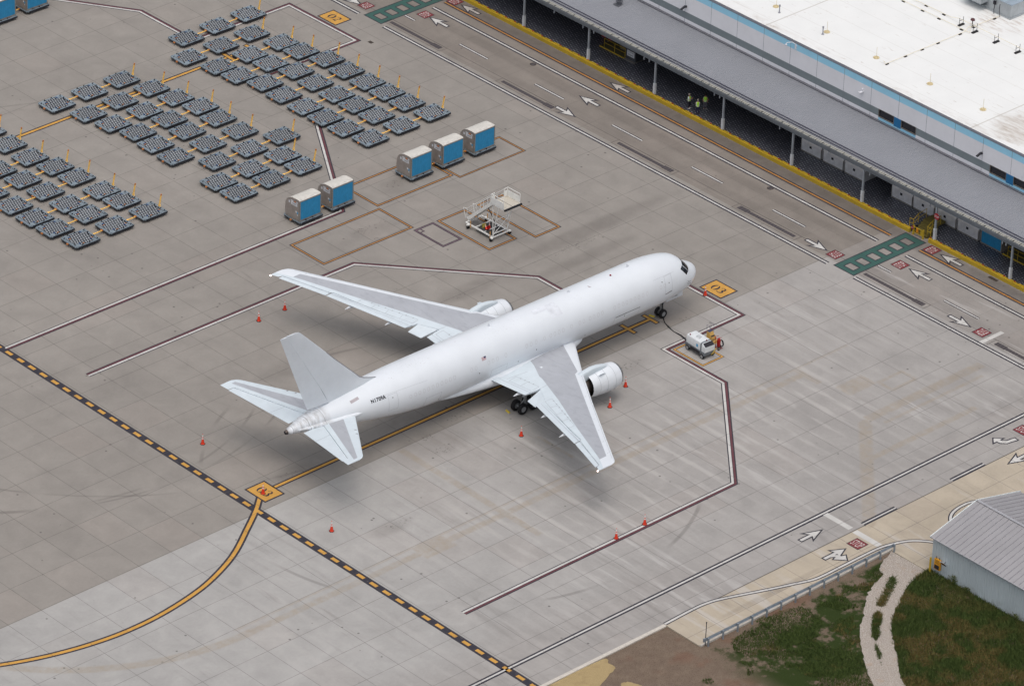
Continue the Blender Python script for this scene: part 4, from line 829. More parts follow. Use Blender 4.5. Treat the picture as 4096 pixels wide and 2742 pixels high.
# ---------------------------------------------------------------- cargo dollies
D_FRM = M("dolly blue grey paint", (122, 134, 142), .5, .0, .16, 3, .2, .4, .12); D_DRK = M("dolly dark pan", (48, 46, 50), .8, 0, .25, 2, 0, .3, .18); D_ROL = M("steel rollers", (176, 178, 180), .4, .2, .15, 5, .15, .4, .1)
D_YEL = M("tow bar yellow", (236, 188, 98), .5, 0, .08, 3, .1); D_EDG = M("black bumper rail", (40, 42, 50), .7); D_BLU = M("blue lock handle", (44, 74, 118), .5); D_TYR = M("small tyre", (24, 24, 26), .8); D_RST = M("orange latch", (178, 112, 58), .6)
ZD = .46
def make_dolly(label, group, head):
    t = thing('cargo_dolly', label, 'cargo dolly', group=group)
    out = [(-1.42, -1.3), (-1.2, -1.36), (1.42, -1.36), (1.55, -1.25), (1.55, 1.25), (1.42, 1.36), (-1.2, 1.36), (-1.42, 1.3), (-1.62, 1.1), (-1.62, .62), (-1.45, .35), (-1.45, -.35), (-1.62, -.62), (-1.62, -1.1)]
    mb = MB(); mb.prism(out, ZD-.2, ZD-.10, 1)
    for b in ((-1.6, -1.34, -1.25, 1.25), (1.3, 1.54, -1.3, 1.3), (-1.45, 1.5, -1.36, -1.22), (-1.45, 1.5, 1.22, 1.36)): mb.box(b[0], b[1], b[2], b[3], ZD-.12, ZD)
    for cx, cy in ((-1.12, -1.0), (-1.12, 1.0), (1.05, -1.0), (1.05, 1.0)): mb.prism([(cx-.3, cy-.2), (cx+.12, cy-.3), (cx+.32, cy-.05), (cx+.24, cy+.24), (cx-.12, cy+.3), (cx-.32, cy+.08)], ZD-.05, ZD+.012)
    for yy in (-1.385, 1.345): mb.box(-1.3, 1.5, yy, yy+.04, ZD-.22, ZD-.02, 2)
    FR = mb
    mb = MB(); rr = random.Random(3)
    for i in range(6):
        y0 = -1.14+i*.385
        mb.box(-1.3, 1.28, y0-.03, y0+.02, ZD-.1, ZD-.03, 1)
        for j in range(9):
            x0 = -1.2+j*.29+(.12 if i % 2 else 0)
            if abs(x0) > 1.25: continue
            if (abs(x0) > .82 and abs(y0) > .8): continue
            mb.box(x0-.048, x0+.048, y0+.05, y0+.33, ZD-.06, ZD+.01, 0)
    mb.build('roller_bed', [D_ROL, D_FRM], t)
    mb = MB()
    for x0, y0 in ((-1.4, -.9), (-1.4, .9), (1.3, -1.1), (1.3, -.5), (1.3, .5), (1.3, 1.1), (.2, -1.25), (.2, 1.25), (-.7, 1.25), (-.7, -1.25), (1.15, .1), (1.15, -.25)): mb.box(x0-.05, x0+.05, y0-.03, y0+.03, ZD-.02, ZD+.13, 0)
    mb.box(1.16, 1.2, -1.15, 1.15, ZD+.005, ZD+.03, 0); FR.merge(mb, 2)
    mb = MB()
    for x0, y0 in ((.75, -.78), (-.75, -.86), (.7, .95), (-.9, .72)): mb.box(x0-.12, x0+.1, y0-.05, y0+.06, ZD+.0, ZD+.07)
    FR.merge(mb, 3)
    mb = MB()
    for x0, y0 in ((-.4, -1.0), (.95, -.62), (-1.0, .5)): mb.box(x0-.1, x0+.1, y0-.03, y0+.04, ZD+.0, ZD+.06)
    FR.merge(mb, 4); FR.build('frame', [D_FRM, D_DRK, D_EDG, D_BLU, D_RST], t); mb = MB()
    mb.tube((-1.5, 0, ZD-.1), (-1.72, 0, ZD-.1), .07, 0, 8); mb.cbox((-1.74, 0, ZD-.1), (.1, .2, .14)); mb.build('hitch', D_RST, t)
    for x0 in (-.95, .95):
        for y0 in (-1.05, 1.05): mb = MB(); mb.lathe([(-.07, .08), (-.08, .17), (0, .19), (.08, .17), (.07, .08)], Matrix.Translation((x0, y0, .19)) @ Matrix.Rotation(R(90), 4, 'Z'), 0, 14); mb.build('wheel', D_TYR, t, 40)
    if head: a, b, c = Vector((1.5, 0, ZD-.06)), Vector((1.74, 0, ZD+1.15)), Vector((1.78, 0, ZD+1.32))
    else: a, b, c = Vector((1.5, 0, ZD-.12)), Vector((2.72, 0, ZD-.1)), Vector((2.85, 0, ZD-.1))
    mb = MB(); w = .17
    mb.tube(a+Vector((0, w, 0)), a+(b-a)*.35, .055); mb.tube(a+Vector((0, -w, 0)), a+(b-a)*.35, .055); mb.tube(a+Vector((0, -w-.05, 0)), a+Vector((0, w+.05, 0)), .04); mb.tube(a, b, .085 if head else .06, 0, 8); mb.tube(b, c, .08, 1, 8)
    mb.tube(a+(b-a)*.62+Vector((0, -.07, 0)), a+(b-a)*.62+Vector((0, .07, 0)), .03); mb.build('tow_bar', [D_YEL, D_RST], t); return t
CH = [[(6.21, 76.68), (1.7, 76.62), (-2.82, 76.52)], [(3.5, 72.86), (-.99, 72.79), (-5.5, 72.82)], [(4.58, 69.19), (.09, 69.17), (-4.42, 69.13)], [(4.93, 66.2), (.44, 66.1), (-4.03, 66.08)], [(5.9, 63.01), (1.45, 63.01), (-3.0, 63.0)], [(5.76, 59.62), (1.26, 59.6), (-3.22, 59.62)], [(5.73, 56.18), (1.25, 56.1), (-3.22, 56.08)], [(5.8, 53.05), (1.32, 52.95), (-3.14, 52.89)], [(5.85, 49.9), (1.38, 49.78), (-3.09, 49.65)], [(6.4, 46.48), (1.95, 46.42), (-2.51, 46.35)],
[(-14.51, 73.36), (-18.96, 73.34), (-23.4, 73.36)], [(-13.26, 69.8), (-17.74, 69.65), (-22.19, 69.5)], [(-12.64, 66.45), (-17.1, 66.28), (-21.57, 66.08)], [(-11.85, 63.26), (-16.3, 63.12), (-20.74, 62.94)], [(-12.1, 60.0), (-16.55, 59.82), (-21.02, 59.66)], [(-12.2, 56.32), (-16.66, 56.27), (-21.12, 56.25)], [(-9.48, 52.7), (-13.95, 52.68), (-18.41, 52.7)], [(-12.21, 49.37), (-16.7, 49.24), (-21.16, 49.12)], [(-12.1, 46.2), (-16.55, 46.12), (-21.04, 46.04)],
[(-32.91, 73.13)], [(-32.99, 69.49)], [(-33.0, 65.8), (-37.3, 65.7)], [(-32.25, 62.53), (-36.6, 62.42), (-41.0, 62.28)], [(-31.96, 59.3), (-36.36, 58.95), (-40.75, 58.65)], [(-31.75, 55.43), (-36.22, 55.35), (-40.7, 55.24)], [(-31.5, 52.4), (-36.0, 52.32), (-40.5, 52.15)], [(-30.88, 48.91), (-35.37, 48.86), (-39.86, 48.78)]]
ORD = ['first', 'second', 'third', 'fourth', 'fifth', 'sixth', 'seventh', 'eighth', 'ninth', 'tenth']
GR = 'empty roller dollies coupled in short trains'
protoH = protoT = None
for ci, ch in enumerate(CH):
    blk, k, tot = ('right', ci, 10) if ci < 10 else (('middle', ci-10, 9) if ci < 19 else ('left', ci-19, 8))
    row = ('top row' if k == 0 else ('bottom row' if k == tot-1 else ORD[k]+' row down')) + ' of the '+blk+' block'
    for j, (x, y) in enumerate(ch):
        what = ['empty dolly with raised yellow tow bar', 'empty dolly, middle of its train', 'empty dolly at the tail end'][j]; lab = what+', '+row
        rz = R(-.6)+random.uniform(-.006, .006)
        if j == 0:
            if protoH is None: protoH = make_dolly(lab, GR, True); protoH.location = (x, y, 0); protoH.rotation_euler.z = rz
            else: dup(protoH, (x, y, 0), rz, lab)
        else:
            if protoT is None: protoT = make_dolly(lab, GR, False); protoT.location = (x, y, 0); protoT.rotation_euler.z = rz
            else: dup(protoT, (x, y, 0), rz, lab)

# ---------------------------------------------------------------- air cargo containers
def alu_mat(name, rgb, metal=.55, rough=.35, dk=.2):
    n = NT(name); p, x, y, z = n.pos(True); a = n.noise(p, 1.2, 5, .65, .4); b = n.noise(n.vec(n.mul(x, .4), n.mul(y, 6), n.mul(z, .4)), 3, 3)
    col = n.mix(1.0, srgb(*rgb), n.grey(n.rng(a, .3, .7, .8, 1.1)), 'MULTIPLY'); col = n.mix(n.mul(n.step(b, .55, .2), dk), col, srgb(110, 104, 98)); return n.fin(col, n.rng(a, .3, .7, rough-.08, rough+.15), metal, .5)
C_ALU = alu_mat("aluminium sheet", (160, 152, 146), .25, .4); C_ROOF = M("pale container roof", (212, 208, 200), .5, .1, .1, 2, .15); C_RAIL = M("container edge rail", (150, 146, 140), .45, .5, .2, 6, .2)
C_LAB = M("white label", (216, 218, 222), .6); C_INK = A_INK; C_ORG = M("orange label", (206, 120, 62), .6); C_CYA = M("cyan label", (70, 160, 206), .6)
def blue_mat():
    n = NT("blue curtain"); p, x, y, z = n.pos(True); a = n.noise(n.vec(n.mul(x, 2.5), y, n.mul(z, .7)), 2.0, 5, .7, .3); b = n.noise(p, 6, 3)
    col = n.mix(1.0, srgb(42, 136, 184), n.grey(n.rng(a, .3, .7, .82, 1.14)), 'MULTIPLY'); col = n.mix(n.mul(n.step(b, .66, .05), .4), col, srgb(20, 64, 100)); n.bump(a, .05, .5); return n.fin(col, .55, 0, .4)
C_BLU = blue_mat()
def amazon_like(w=.62, h=.13): return fit_geo(text_geo('amazon', 1, .95), w, h)
TXT_AMZ = amazon_like(); TXT_FLY = fit_geo(text_geo('FLY FOR AIR', 1, 1), .7, .09)
def make_container(label, group, dolly=True, L=2.92, Wd=2.3, H=2.44, z0=.5):
    t = thing('air_cargo_container', label, 'cargo container', group=group)
    prof = [(0, z0+.06), (0, z0+H-.14), (.12, z0+H-.02), (.5, z0+H)]+[(.75+1.5*math.sin(a), z0+H-1.2+1.2*math.cos(a)) for a in np.linspace(.25, math.pi/2, 8)]+[(Wd, z0+.75), (Wd-.12, z0+.06)]
    mb = MB(); n_ = len(prof)
    for i in range(n_):
        (ya, za), (yb, zb) = prof[i], prof[(i+1) % n_]; m = 1 if 1 <= i < 7 else 0
        mb.poly([(-L/2, ya, za), (L/2, ya, za), (L/2, yb, zb), (-L/2, yb, zb)], m)
    for xx in (-L/2, L/2): mb.poly([(xx, y, z) for y, z in prof], 0)
    mb.build('shell', [C_ALU, C_ROOF], t, 30)
    mb = MB(); mb.box(-L/2+.12, L/2-.1, -.03, -.004, z0+.16, z0+H-.2); mb.build('curtain', C_BLU, t)
    mb = MB()
    for xx in (-L/2, L/2-.1): mb.box(xx-.01, xx+.11, -.045, .01, z0+.02, z0+H-.08)
    mb.box(-L/2+.1, L/2, -.042, .01, z0+.02, z0+.15); mb.box(-L/2+.1, L/2, -.04, .01, z0+H-.21, z0+H-.1)
    for xx in (-L/2-.012, L/2+.0): mb.box(xx, xx+.012, .0, .1, z0+.1, z0+H-.1); mb.box(xx, xx+.012, .1, Wd-.12, z0+.03, z0+.12)
    mb.build('edge_rail', C_RAIL, t)
    mb = MB(); mb.box(-L/2-.03, L/2+.03, -.05, Wd-.05, z0-.02, z0+.05); mb.build('base_pallet', C_RAIL, t)
    mb = MB(); X = -L/2-.008
    def lab(y0, y1, za, zb, m, x=X): mb.poly([(x, y0, za), (x, y1, za), (x, y1, zb), (x, y0, zb)], m)
    lab(.35, 1.35, z0+1.55, z0+1.92, 0); lab(1.0, 1.38, z0+1.95, z0+2.08, 0); lab(.6, .85, z0+1.97, z0+2.12, 2); lab(.3, .5, z0+1.95, z0+2.12, 0); lab(1.5, 1.72, z0+1.62, z0+1.9, 0); lab(.22, .4, z0+.75, z0+1.0, 3); lab(.42, .62, z0+.85, z0+1.05, 0); lab(.25, .38, z0+.55, z0+.7, 0)
    mb.add([(X-.006, .85-x, z0+1.72+y) for x, y, _ in TXT_AMZ[0]], TXT_AMZ[1], 1); mb.add([(X-.006, .7-x*.8, z0+1.88+y*.5) for x, y, _ in TXT_FLY[0]], TXT_FLY[1], 1)
    mb.build('label_sheet', [C_LAB, C_INK, C_ORG, C_CYA], t); return t
cont = None
CG = 'blue curtained containers riding on dollies'
SPOTS = [(-18.95, 37.13, 'blue curtained container near the 03 stand, rear of the two-container pair'), (-14.52, 37.13, 'blue curtained container, front of the two-container pair beside the red and white line'),
(-3.85, 36.8, 'blue curtained container, rearmost of the row of three beside the road'), (.57, 36.75, 'blue curtained container, middle of the row of three beside the road'), (4.98, 36.65, 'blue curtained container, front of the row of three beside the road'),
(-11.0, 92.5, 'blue curtained container cut off by the top edge, right of two in the corner'), (-15.5, 92.45, 'blue curtained container in the extreme top left corner of the picture')]
for i, (x, y, l) in enumerate(SPOTS):
    if cont is None: cont = make_container(l, CG); cont.location = (x, y, 0)
    else: dup(cont, (x, y, 0), 0, l)
    dup(protoT, (x+.03, y+1.12, 0), 0, 'loaded dolly under the '+l.replace('blue curtained', 'blue').replace('cut off by the top edge, ', '').replace(' of the picture', '').replace(' beside the red and white line', ''), group='loaded dollies under the blue containers', skip=('tow_bar',) if i in (1, 4, 5) else ())

# ---------------------------------------------------------------- traffic cones
K_RED = M("cone orange red", (226, 62, 34), .5, 0, .08, 4, .05); K_WHT = M("cone reflective band", (226, 222, 218), .4); K_BLK = M("cone base black", (44, 38, 38), .8)
def make_cone(label, group='orange traffic cones around the aircraft'):
    t = thing('traffic_cone', label, 'traffic cone', group=group); mb = MB()
    mb.prism([(.19*math.cos(a)*1.12, .19*math.sin(a)*1.12) for a in np.linspace(math.pi/8, 2*math.pi+math.pi/8, 8, endpoint=False)], 0, .04); mb.build('base', K_BLK, t)
    mb = MB(); up = Matrix.Rotation(R(-90), 4, 'Y'); mb.lathe([(.04, .165), (.06, .14), (.36, .095), (.48, .077), (.58, .062), (.66, .05), (.76, .037), (.88, .026), (.93, .03), (.93, 0)], up, 0, 16, [0, 0, 0, 1, 0, 1, 1, 0, 0]); mb.build('cone_body', [K_RED, K_WHT], t, 40); return t
cone = None
for x, y, l in ((-55.5, 10.6, 'traffic cone alone on the concrete left of the tail, beside the dashed line'), (-36.2, 25.0, 'traffic cone behind the far wing, left of the pair'), (-32.75, 25.05, 'traffic cone behind the far wing, right of the pair'), (-56.2, -9.0, 'traffic cone below the tail on the pale new concrete'), (-56.85, .1, 'traffic cone standing on the yellow 03 square by the dashed line'), (-30.95, -7.85, 'traffic cone behind the near main wheels under the trailing edge'), (-20.65, -9.45, 'traffic cone just behind the near engine'), (-16.75, -7.6, 'traffic cone in front of the near engine inlet'), (1.95, .2, 'traffic cone ahead of the nose on the red and white line'), (-36.6, -27.0, 'traffic cone on the red and white line, lower of two'), (-32.85, -26.95, 'traffic cone on the red and white line, upper of two')):
    if cone is None: cone = make_cone(l); cone.location = (x, y, 0); cone.scale = (1.2,)*3
    else: dup(cone, (x, y, 0), random.uniform(0, .8), l).scale = (1.2,)*3

# ---------------------------------------------------------------- boarding stairs truck (towable)
S_W = M("white stair paint", (232, 232, 228), .45, 0, .06, 3, .1); S_D = M("stair bed dark", (70, 70, 68), .8, .2, .3, 3); S_Y = M("jack orange", (204, 150, 76), .5); S_T = M("platform tread", (190, 184, 172), .8, .1, .12, 6); S_B = M("rubber bumper", (26, 28, 34), .7)
st = thing('boarding_stairs', 'white towable aircraft steps with raised platform and railings, parked in the orange boxes', 'boarding stairs', (-6.05, 24.1, 0))
x0, x1, yf, yb = -1.1, 1.1, -2.0, 2.1        # base frame
mb = MB()
for xx in (x0, x1): mb.box(xx-.06, xx+.06, yf, yb, .38, .52)
for yy in (yf, -.6, .7, yb): mb.box(x0+.06, x1-.06, yy-.05, yy+.05, .38, .5)
mb.box(x0+.1, x1-.1, -1.6, -.62, .42, .47, 1); mb.box(x0+.1, x1-.1, -.55, .65, .4, .42, 1); mb.tube((-.2, yb, .42), (-.2, yb+.9, .34), .04)
for xx in (x0, x1):
    for yy in (yf, yb-.5): mb.box(xx-.28 if xx < 0 else xx+.06, xx-.06 if xx < 0 else xx+.28, yy-.12, yy+.12, .34, .48)
mb.build('base_frame', [S_W, S_D], st)
for xx in (-1.3, 1.3):
    for yy in (-1.95, 1.55):
        mb = MB(); mb.lathe([(-.08, .06), (-.09, .18), (0, .2), (.09, .18), (.08, .06)], Matrix.Translation((xx, yy, .2)) @ Matrix.Rotation(R(90 if yy > 0 else 60), 4, 'Z'), 0, 16); mb.build('wheel', D_TYR, st, 40)
        mb = MB(); mb.tube((xx*.9, yy+(.3 if yy < 0 else -.25), .2), (xx*.9, yy+(.3 if yy < 0 else -.25), 1.0), .045); mb.build('jack', S_Y, st)
# platform at 4.4 m, front (toward -Y) edge at world y 20.5
PZ, PF, PB = 4.35, -3.6, -1.6
mb = MB(); mb.box(-1.14, 1.14, PF, PB, PZ-.12, PZ); mb.box(-1.14, 1.14, PF, PB, PZ, PZ+.012, 1); mb.box(-.02, .02, PF, PB, PZ+.012, PZ+.02, 2); mb.build('platform', [S_W, S_T, S_B], st)
mb = MB(); mb.tube((-1.16, PF-.08, PZ-.06), (1.2, PF-.08, PZ-.06), .12, 0, 12); mb.build('front_bumper', S_B, st, 40)
A0 = Vector((0, 2.35, .62)); A1 = Vector((0, PB, PZ-.05))
mb = MB()
for sx in (-.62, .62):
    o_ = Vector((sx, 0, 0)); d = (A1-A0); q = Vector((0, d.z, -d.y)).normalized()*.17
    mb.add([A0+o_+Vector((-.04, 0, 0))+q, A0+o_+Vector((.04, 0, 0))+q, A0+o_+Vector((.04, 0, 0))-q, A0+o_+Vector((-.04, 0, 0))-q]+[A1+o_+Vector((-.04, 0, 0))+q, A1+o_+Vector((.04, 0, 0))+q, A1+o_+Vector((.04, 0, 0))-q, A1+o_+Vector((-.04, 0, 0))-q], [(0, 1, 2, 3), (4, 7, 6, 5), (0, 4, 5, 1), (1, 5, 6, 2), (2, 6, 7, 3), (3, 7, 4, 0)])
mb.build('stringer', S_W, st)
mb = MB()
for i in range(18): p = A0+(A1-A0)*((i+.5)/18); mb.box(-.58, .58, p.y-.14, p.y+.14, p.z+.02, p.z+.05)
mb.build('step', S_T, st)
mb = MB(); rd = (A1-A0)
for sx in (-.66, .66):
    b0 = A0+Vector((sx, .1, .1)); b1 = A1+Vector((sx, 0, 0)); h = Vector((0, 0, 1.05))
    mb.tube(b0+h, b1+h, .028); mb.tube(b0+h*.55, b1+h*.55, .02)
    for k in (0, .25, .5, .75, 1): mb.tube(b0+(b1-b0)*k, b0+(b1-b0)*k+h, .026)
    mb.tube(b0+h, b0+Vector((0, .55, .95)), .026); mb.tube(b0+Vector((0, .55, .95)), b0+Vector((0, .2, -.1)), .026)
mb.build('handrail', S_W, st)
mb = MB()
for sx in (-1.14, 1.14):
    mb.box(sx-.02, sx+.02, PF+.15, PB-.05, PZ+.02, PZ+.72); 
    mb.path([(sx, PF+.12, PZ), (sx, PF+.12, PZ+1.05), (sx, PB, PZ+1.05), (sx, PB, PZ)], .03)
for sx in (-.9, .9): mb.path([(sx*1.25, PB, PZ+1.0), (sx*.75, PB, PZ+1.0), (sx*.75, PB, PZ)], .03); mb.box(min(sx*1.2, sx*.78), max(sx*1.2, sx*.78), PB-.02, PB+.02, PZ+.05, PZ+.7)
mb.build('platform_guard', S_W, st)
mb = MB()
for sx in (-1.0, 1.0):
    mb.tube((sx, -1.9, .45), (sx, -2.6, PZ-.1), .045); mb.tube((sx, -2.05, .45), (sx, PB-.1, PZ-.1), .04) if False else None
    mb.tube((sx, -1.9, .5), (sx, -1.75, PZ-.1), .045)
mb.tube((-1, -2.3, 2.6), (1, -2.3, 2.6), .04); mb.tube((-1, -1.95, .7), (1, -2.3, 2.6), .035); mb.tube((1, -1.95, .7), (-1, -2.3, 2.6), .035); mb.tube((-1, -1.9, .75), (1, -1.9, .75), .05)
mb.build('support_leg', S_W, st)
mb = MB(); mb.tube((.3, -1.4, .5), (.3, .3, 2.45), .04); mb.build('lift_cylinder', S_B, st)
# things lying on the bed
o = dup(cone, (-6.1, 23.75, .42), 0, 'traffic cone standing upright on the deck of the white stairs', group='cones carried on the stairs deck'); o.scale = (.85,)*3
o = dup(cone, (-6.75, 23.45, .55), 0, 'traffic cone tipped over on the deck of the white stairs', group='cones carried on the stairs deck'); o.rotation_euler = (R(-50), R(35), 0); o.scale = (.85,)*3
mb = MB(); mb.lathe([(0, .15), (.36, .2), (.36, .17), (.04, .13)], Matrix.Translation((-6.45, 23.6, .42)) @ Matrix.Rotation(R(-90), 4, 'Y'), 0, 16); tag(mb.build('bucket', M("red plastic", (168, 24, 32), .4), None, 40), 'red bucket standing between the two cones on the stairs deck', 'bucket')
mb = MB()
for i in range(3): mb.box(-6.6+.12*i, -6.1+.12*i, 24.15+.18*i, 24.3+.18*i, .43+.03*i, .56+.03*i)
for k_, (cx, cy, a) in enumerate(((-6.35, 24.4, .3), )): pass
tag(mb.build('wheel_chock', M("olive yellow chock", (160, 148, 66), .7)), 'pile of dull yellow wheel chocks on the stairs deck', 'wheel chocks')

# ---------------------------------------------------------------- ground power unit
G_W = M("power unit white", (214, 218, 220), .4, 0, .05, 3, .06); G_G = M("power unit grey skirt", (112, 118, 124), .6, .1, .15, 4, .2); G_K = M("power unit vent black", (40, 38, 44), .7)
gp = thing('ground_power_unit', 'white wheeled ground power unit with grey skirt standing in the small yellow box', 'power unit', (-6.45, -7.5, 0), R(-4))
mb = MB(); hx = .66
prof = [(-hx, .78), (-hx, 1.5), (-hx+.06, 1.62), (-hx+.2, 1.68), (hx-.2, 1.68), (hx-.06, 1.62), (hx, 1.5), (hx, .78)]
mb.rings([[(x, y, z if y > -1.3 else (z if z < 1.5 else z-.02)) for x, z in prof] for y in (1.3, 1.27, -.78)]); mb.build('hood', G_W, gp, 30)
mb = MB(); mb.rings([[(x, y, z) for x, z in prof] for y in (-.80, -.98)]); mb.build('grey_band', G_G, gp, 30)
mb = MB(); mb.rings([[(x, -1.0, z) for x, z in prof], [(x, -1.1, z) for x, z in prof], [(x*.97, -1.5, z if z < 1.3 else 1.3+(z-1.3)*.2) for x, z in prof]]); mb.build('front_cowl', G_W, gp, 30)
mb = MB(); mb.add([(-hx*.86, -1.12, 1.70), (hx*.86, -1.12, 1.70), (hx*.86, -1.5, 1.40), (-hx*.86, -1.5, 1.40)], [(0, 1, 2, 3)]); mb.add([(-hx*.86, -1.12, 1.70), (-hx*.86, -1.5, 1.40), (-hx*.86, -1.46, 1.3), (-hx*.86, -1.12, 1.5)], [(0, 1, 2, 3)]); mb.build('control_window', G_K, gp)
mb = MB(); mb.rings([[(-hx-.04, y, .42), (-hx-.06, y, .8), (hx+.06, y, .8), (hx+.04, y, .42)] for y in (1.42, -1.45)]); mb.box(-hx-.075, -hx-.05, -.8, .6, .45, .68, 1); mb.build('skirt', [G_G, G_K], gp)
for xx in (-.58, .58):
    for yy in (1.05, -1.15): mb = MB(); mb.lathe([(-.09, .0), (-.07, .15), (-.1, .18), (-.1, .26), (0, .29), (.1, .26), (.1, .18), (.07, .15), (.09, 0)], Matrix.Translation((xx*1.1, yy, .29)) @ Matrix.Rotation(R(0), 4, 'Z'), 0, 18, [1, 1, 0, 0, 0, 0, 1, 1]); mb.build('wheel', [D_TYR, A_STR], gp, 40)
mb = MB(); mb.tube((.25, -1.5, .35), (.35, -2.0, 1.25), .045); mb.tube((.45, -1.5, .35), (.4, -2.0, 1.25), .03); mb.build('tow_bar', M("pale yellow bar", (206, 182, 96), .5), gp)
for i, (xx, yy) in enumerate(((-.45, 1.0), (.1, -.85))): mb = MB(); mb.lathe([(0, .07), (.09, .07), (.13, .03), (.14, 0)], Matrix.Translation((xx, yy, 1.67)) @ Matrix.Rotation(R(-90), 4, 'Y'), 0, 10); mb.build('warning_lamp', M("dark red lamp", (110, 18, 28), .3), gp, 40)
mb = MB(); g = fit_geo(text_geo('GTL', 1, 1), .62, .34); mb.add([(.0+y*1.0, .15-x, 1.688) for x, y, _ in g[0]], g[1]); g = fit_geo(text_geo('gtlsvc.com', 1, 1), .6, .09); mb.add([(-.25+y, .1-x, 1.688) for x, y, _ in g[0]], g[1]); mb.build('lettering', A_INK, gp)
mb = MB(); mb.poly([(-hx-.008, -.45, .98), (-hx-.008, -.2, .98), (-hx-.008, -.2, 1.32), (-hx-.008, -.45, 1.32)]); mb.build('notice_panel', C_CYA, gp)
# cables to the nose
for k, dx in enumerate((0, .09)):
    mb = MB(); pts = smooth([(-4.62+dx, -.1, 2.3), (-4.6+dx, -.2, 1.3), (-4.65+dx, -.45, .05), (-5.1, -1.2+dx, .04), (-5.45+dx, -2.0, .04), (-5.65, -3.0, .04), (-5.7+dx*1.5, -4.0, .04), (-5.9+dx, -5.0, .04), (-6.05+dx*1.5, -5.6, .05), (-6.3+dx, -6.0, .5)], 5) if False else None
    P3 = [np.array(p, float) for p in [(-4.62+dx, -.1, 2.3), (-4.6+dx, -.2, 1.3), (-4.65+dx, -.45, .05), (-5.1, -1.2+dx, .04), (-5.45+dx, -2.0, .04), (-5.65, -3.0, .04), (-5.7+dx*1.5, -4.0, .04), (-5.9+dx, -5.0, .04), (-6.05+dx*1.5, -5.6, .05), (-6.3+dx, -6.15, .55)]]
    mb.path(P3, .035, 0, 6); tag(mb.build('power_cable', S_B), 'black power cable running from the nose gear to the power unit, %s strand' % ('left' if k == 0 else 'right'), 'cable', 'cables to the aircraft nose')
# step stool
sy = M("maintenance step yellow", (206, 166, 92), .55, 0, .08, 3, .12)
sp_ = thing('maintenance_steps', 'pale yellow portable steps with a blue top tread beside the power unit', 'portable steps', (-4.15, -6.75, 0), R(0))
mb = MB(); mb.rings([[(-.32, -.42+.0, z*0), (.32, -.42, 0), (.32, .35, 0), (-.32, .35, 0)] if z == 0 else [(-.28, -.02, 1.15), (.28, -.02, 1.15), (.28, .33, 1.15), (-.28, .33, 1.15)] for z in (0, 1)]); mb.box(-.3, .3, -.62, -.05, 0, .38); mb.box(-.3, .3, -.42, -.02, .38, .76); mb.build('body', sy, sp_)
mb = MB(); mb.box(-.25, .25, 0.0, .31, 1.155, 1.175); mb.build('top_tread', M("dark blue tread", (48, 62, 96), .7), sp_)
mb = MB()
for yy, zz in ((-.35, .385), (-.22, .765)): mb.box(-.26, .26, yy-.16, yy+.12, zz, zz+.015)
mb.build_each('step_tread', A_GAP, sp_)
mb = MB()
for xx in (-.28, .28): mb.path([(xx, .33, 1.1), (xx, .36, 1.9), (xx, -.05, 1.9), (xx, -.1, 1.15)], .02)
mb.build('handrail', M("thin grey rail", (110, 108, 124), .5), sp_)
# wheeled extinguisher
ex = thing('fire_extinguisher', 'red wheeled fire extinguisher with coiled black hose beside the yellow steps', 'fire extinguisher', (-4.5, -8.2, 0), R(0))
up = Matrix.Rotation(R(-90), 4, 'Y'); E_R = M("extinguisher red", (164, 18, 24), .35)
mb = MB(); mb.lathe([(.2, .0), (.22, .16), (.3, .19), (.95, .19), (1.1, .12), (1.2, .05), (1.25, 0)], up, 0, 18); mb.build('cylinder', E_R, ex, 40)
mb = MB(); mb.path([(-.22, .25, .06), (-.22, -.25, .06), (.3, -.25, .06), (.3, .25, .06), (-.22, .25, .06)], .025); 
for yy in (-.22, .22): mb.path([(-.2, yy, .06), (-.2, yy, 1.1), (-.42, yy, 1.35), (.2, yy, 1.3)], .022)
mb.tube((-.42, -.22, 1.35), (-.42, .22, 1.35), .022); mb.build('trolley_frame', E_R, ex)
for yy in (-.32, .32): mb = MB(); mb.lathe([(-.04, .0), (-.03, .1), (-.05, .16), (0, .2), (.05, .16), (.03, .1), (.04, 0)], Matrix.Translation((-.25, yy, .2)) @ Matrix.Rotation(R(90), 4, 'Z'), 0, 16, [1, 0, 0, 0, 0, 1]); mb.build('wheel', [D_TYR, A_STR], ex, 40)
mb = MB()
for k in range(5):
    pts = [(.2+.03*k, -.1-.28*math.cos(t), .55+.36*math.sin(t)) for t in np.linspace(0, 2*math.pi, 17)]; mb.path(pts, .03, 0, 5)
mb.build('hose', S_B, ex)
# chocks by the wheels
for x, y, a, l in ((-5.2, .6, 20, 'small yellow wheel chock lying behind the nose wheels'), (-28.9, -3.75, -10, 'small yellow wheel chock behind the near main wheels')):
    mb = MB(); T = Matrix.Translation((x, y, 0)) @ Matrix.Rotation(R(a), 4, 'Z'); mb.add([T @ Vector(v) for v in ((-.12, -.3, 0), (.12, -.3, 0), (.12, .3, 0), (-.12, .3, 0), (-.02, -.3, .14), (.03, -.3, .14), (.03, .3, .14), (-.02, .3, .14))], [(0, 1, 2, 3), (4, 7, 6, 5), (0, 4, 5, 1), (2, 6, 7, 3), (1, 5, 6, 2), (0, 3, 7, 4)]); tag(mb.build('wheel_chock', M("chock yellow", (200, 176, 60), .6)), l, 'wheel chock')
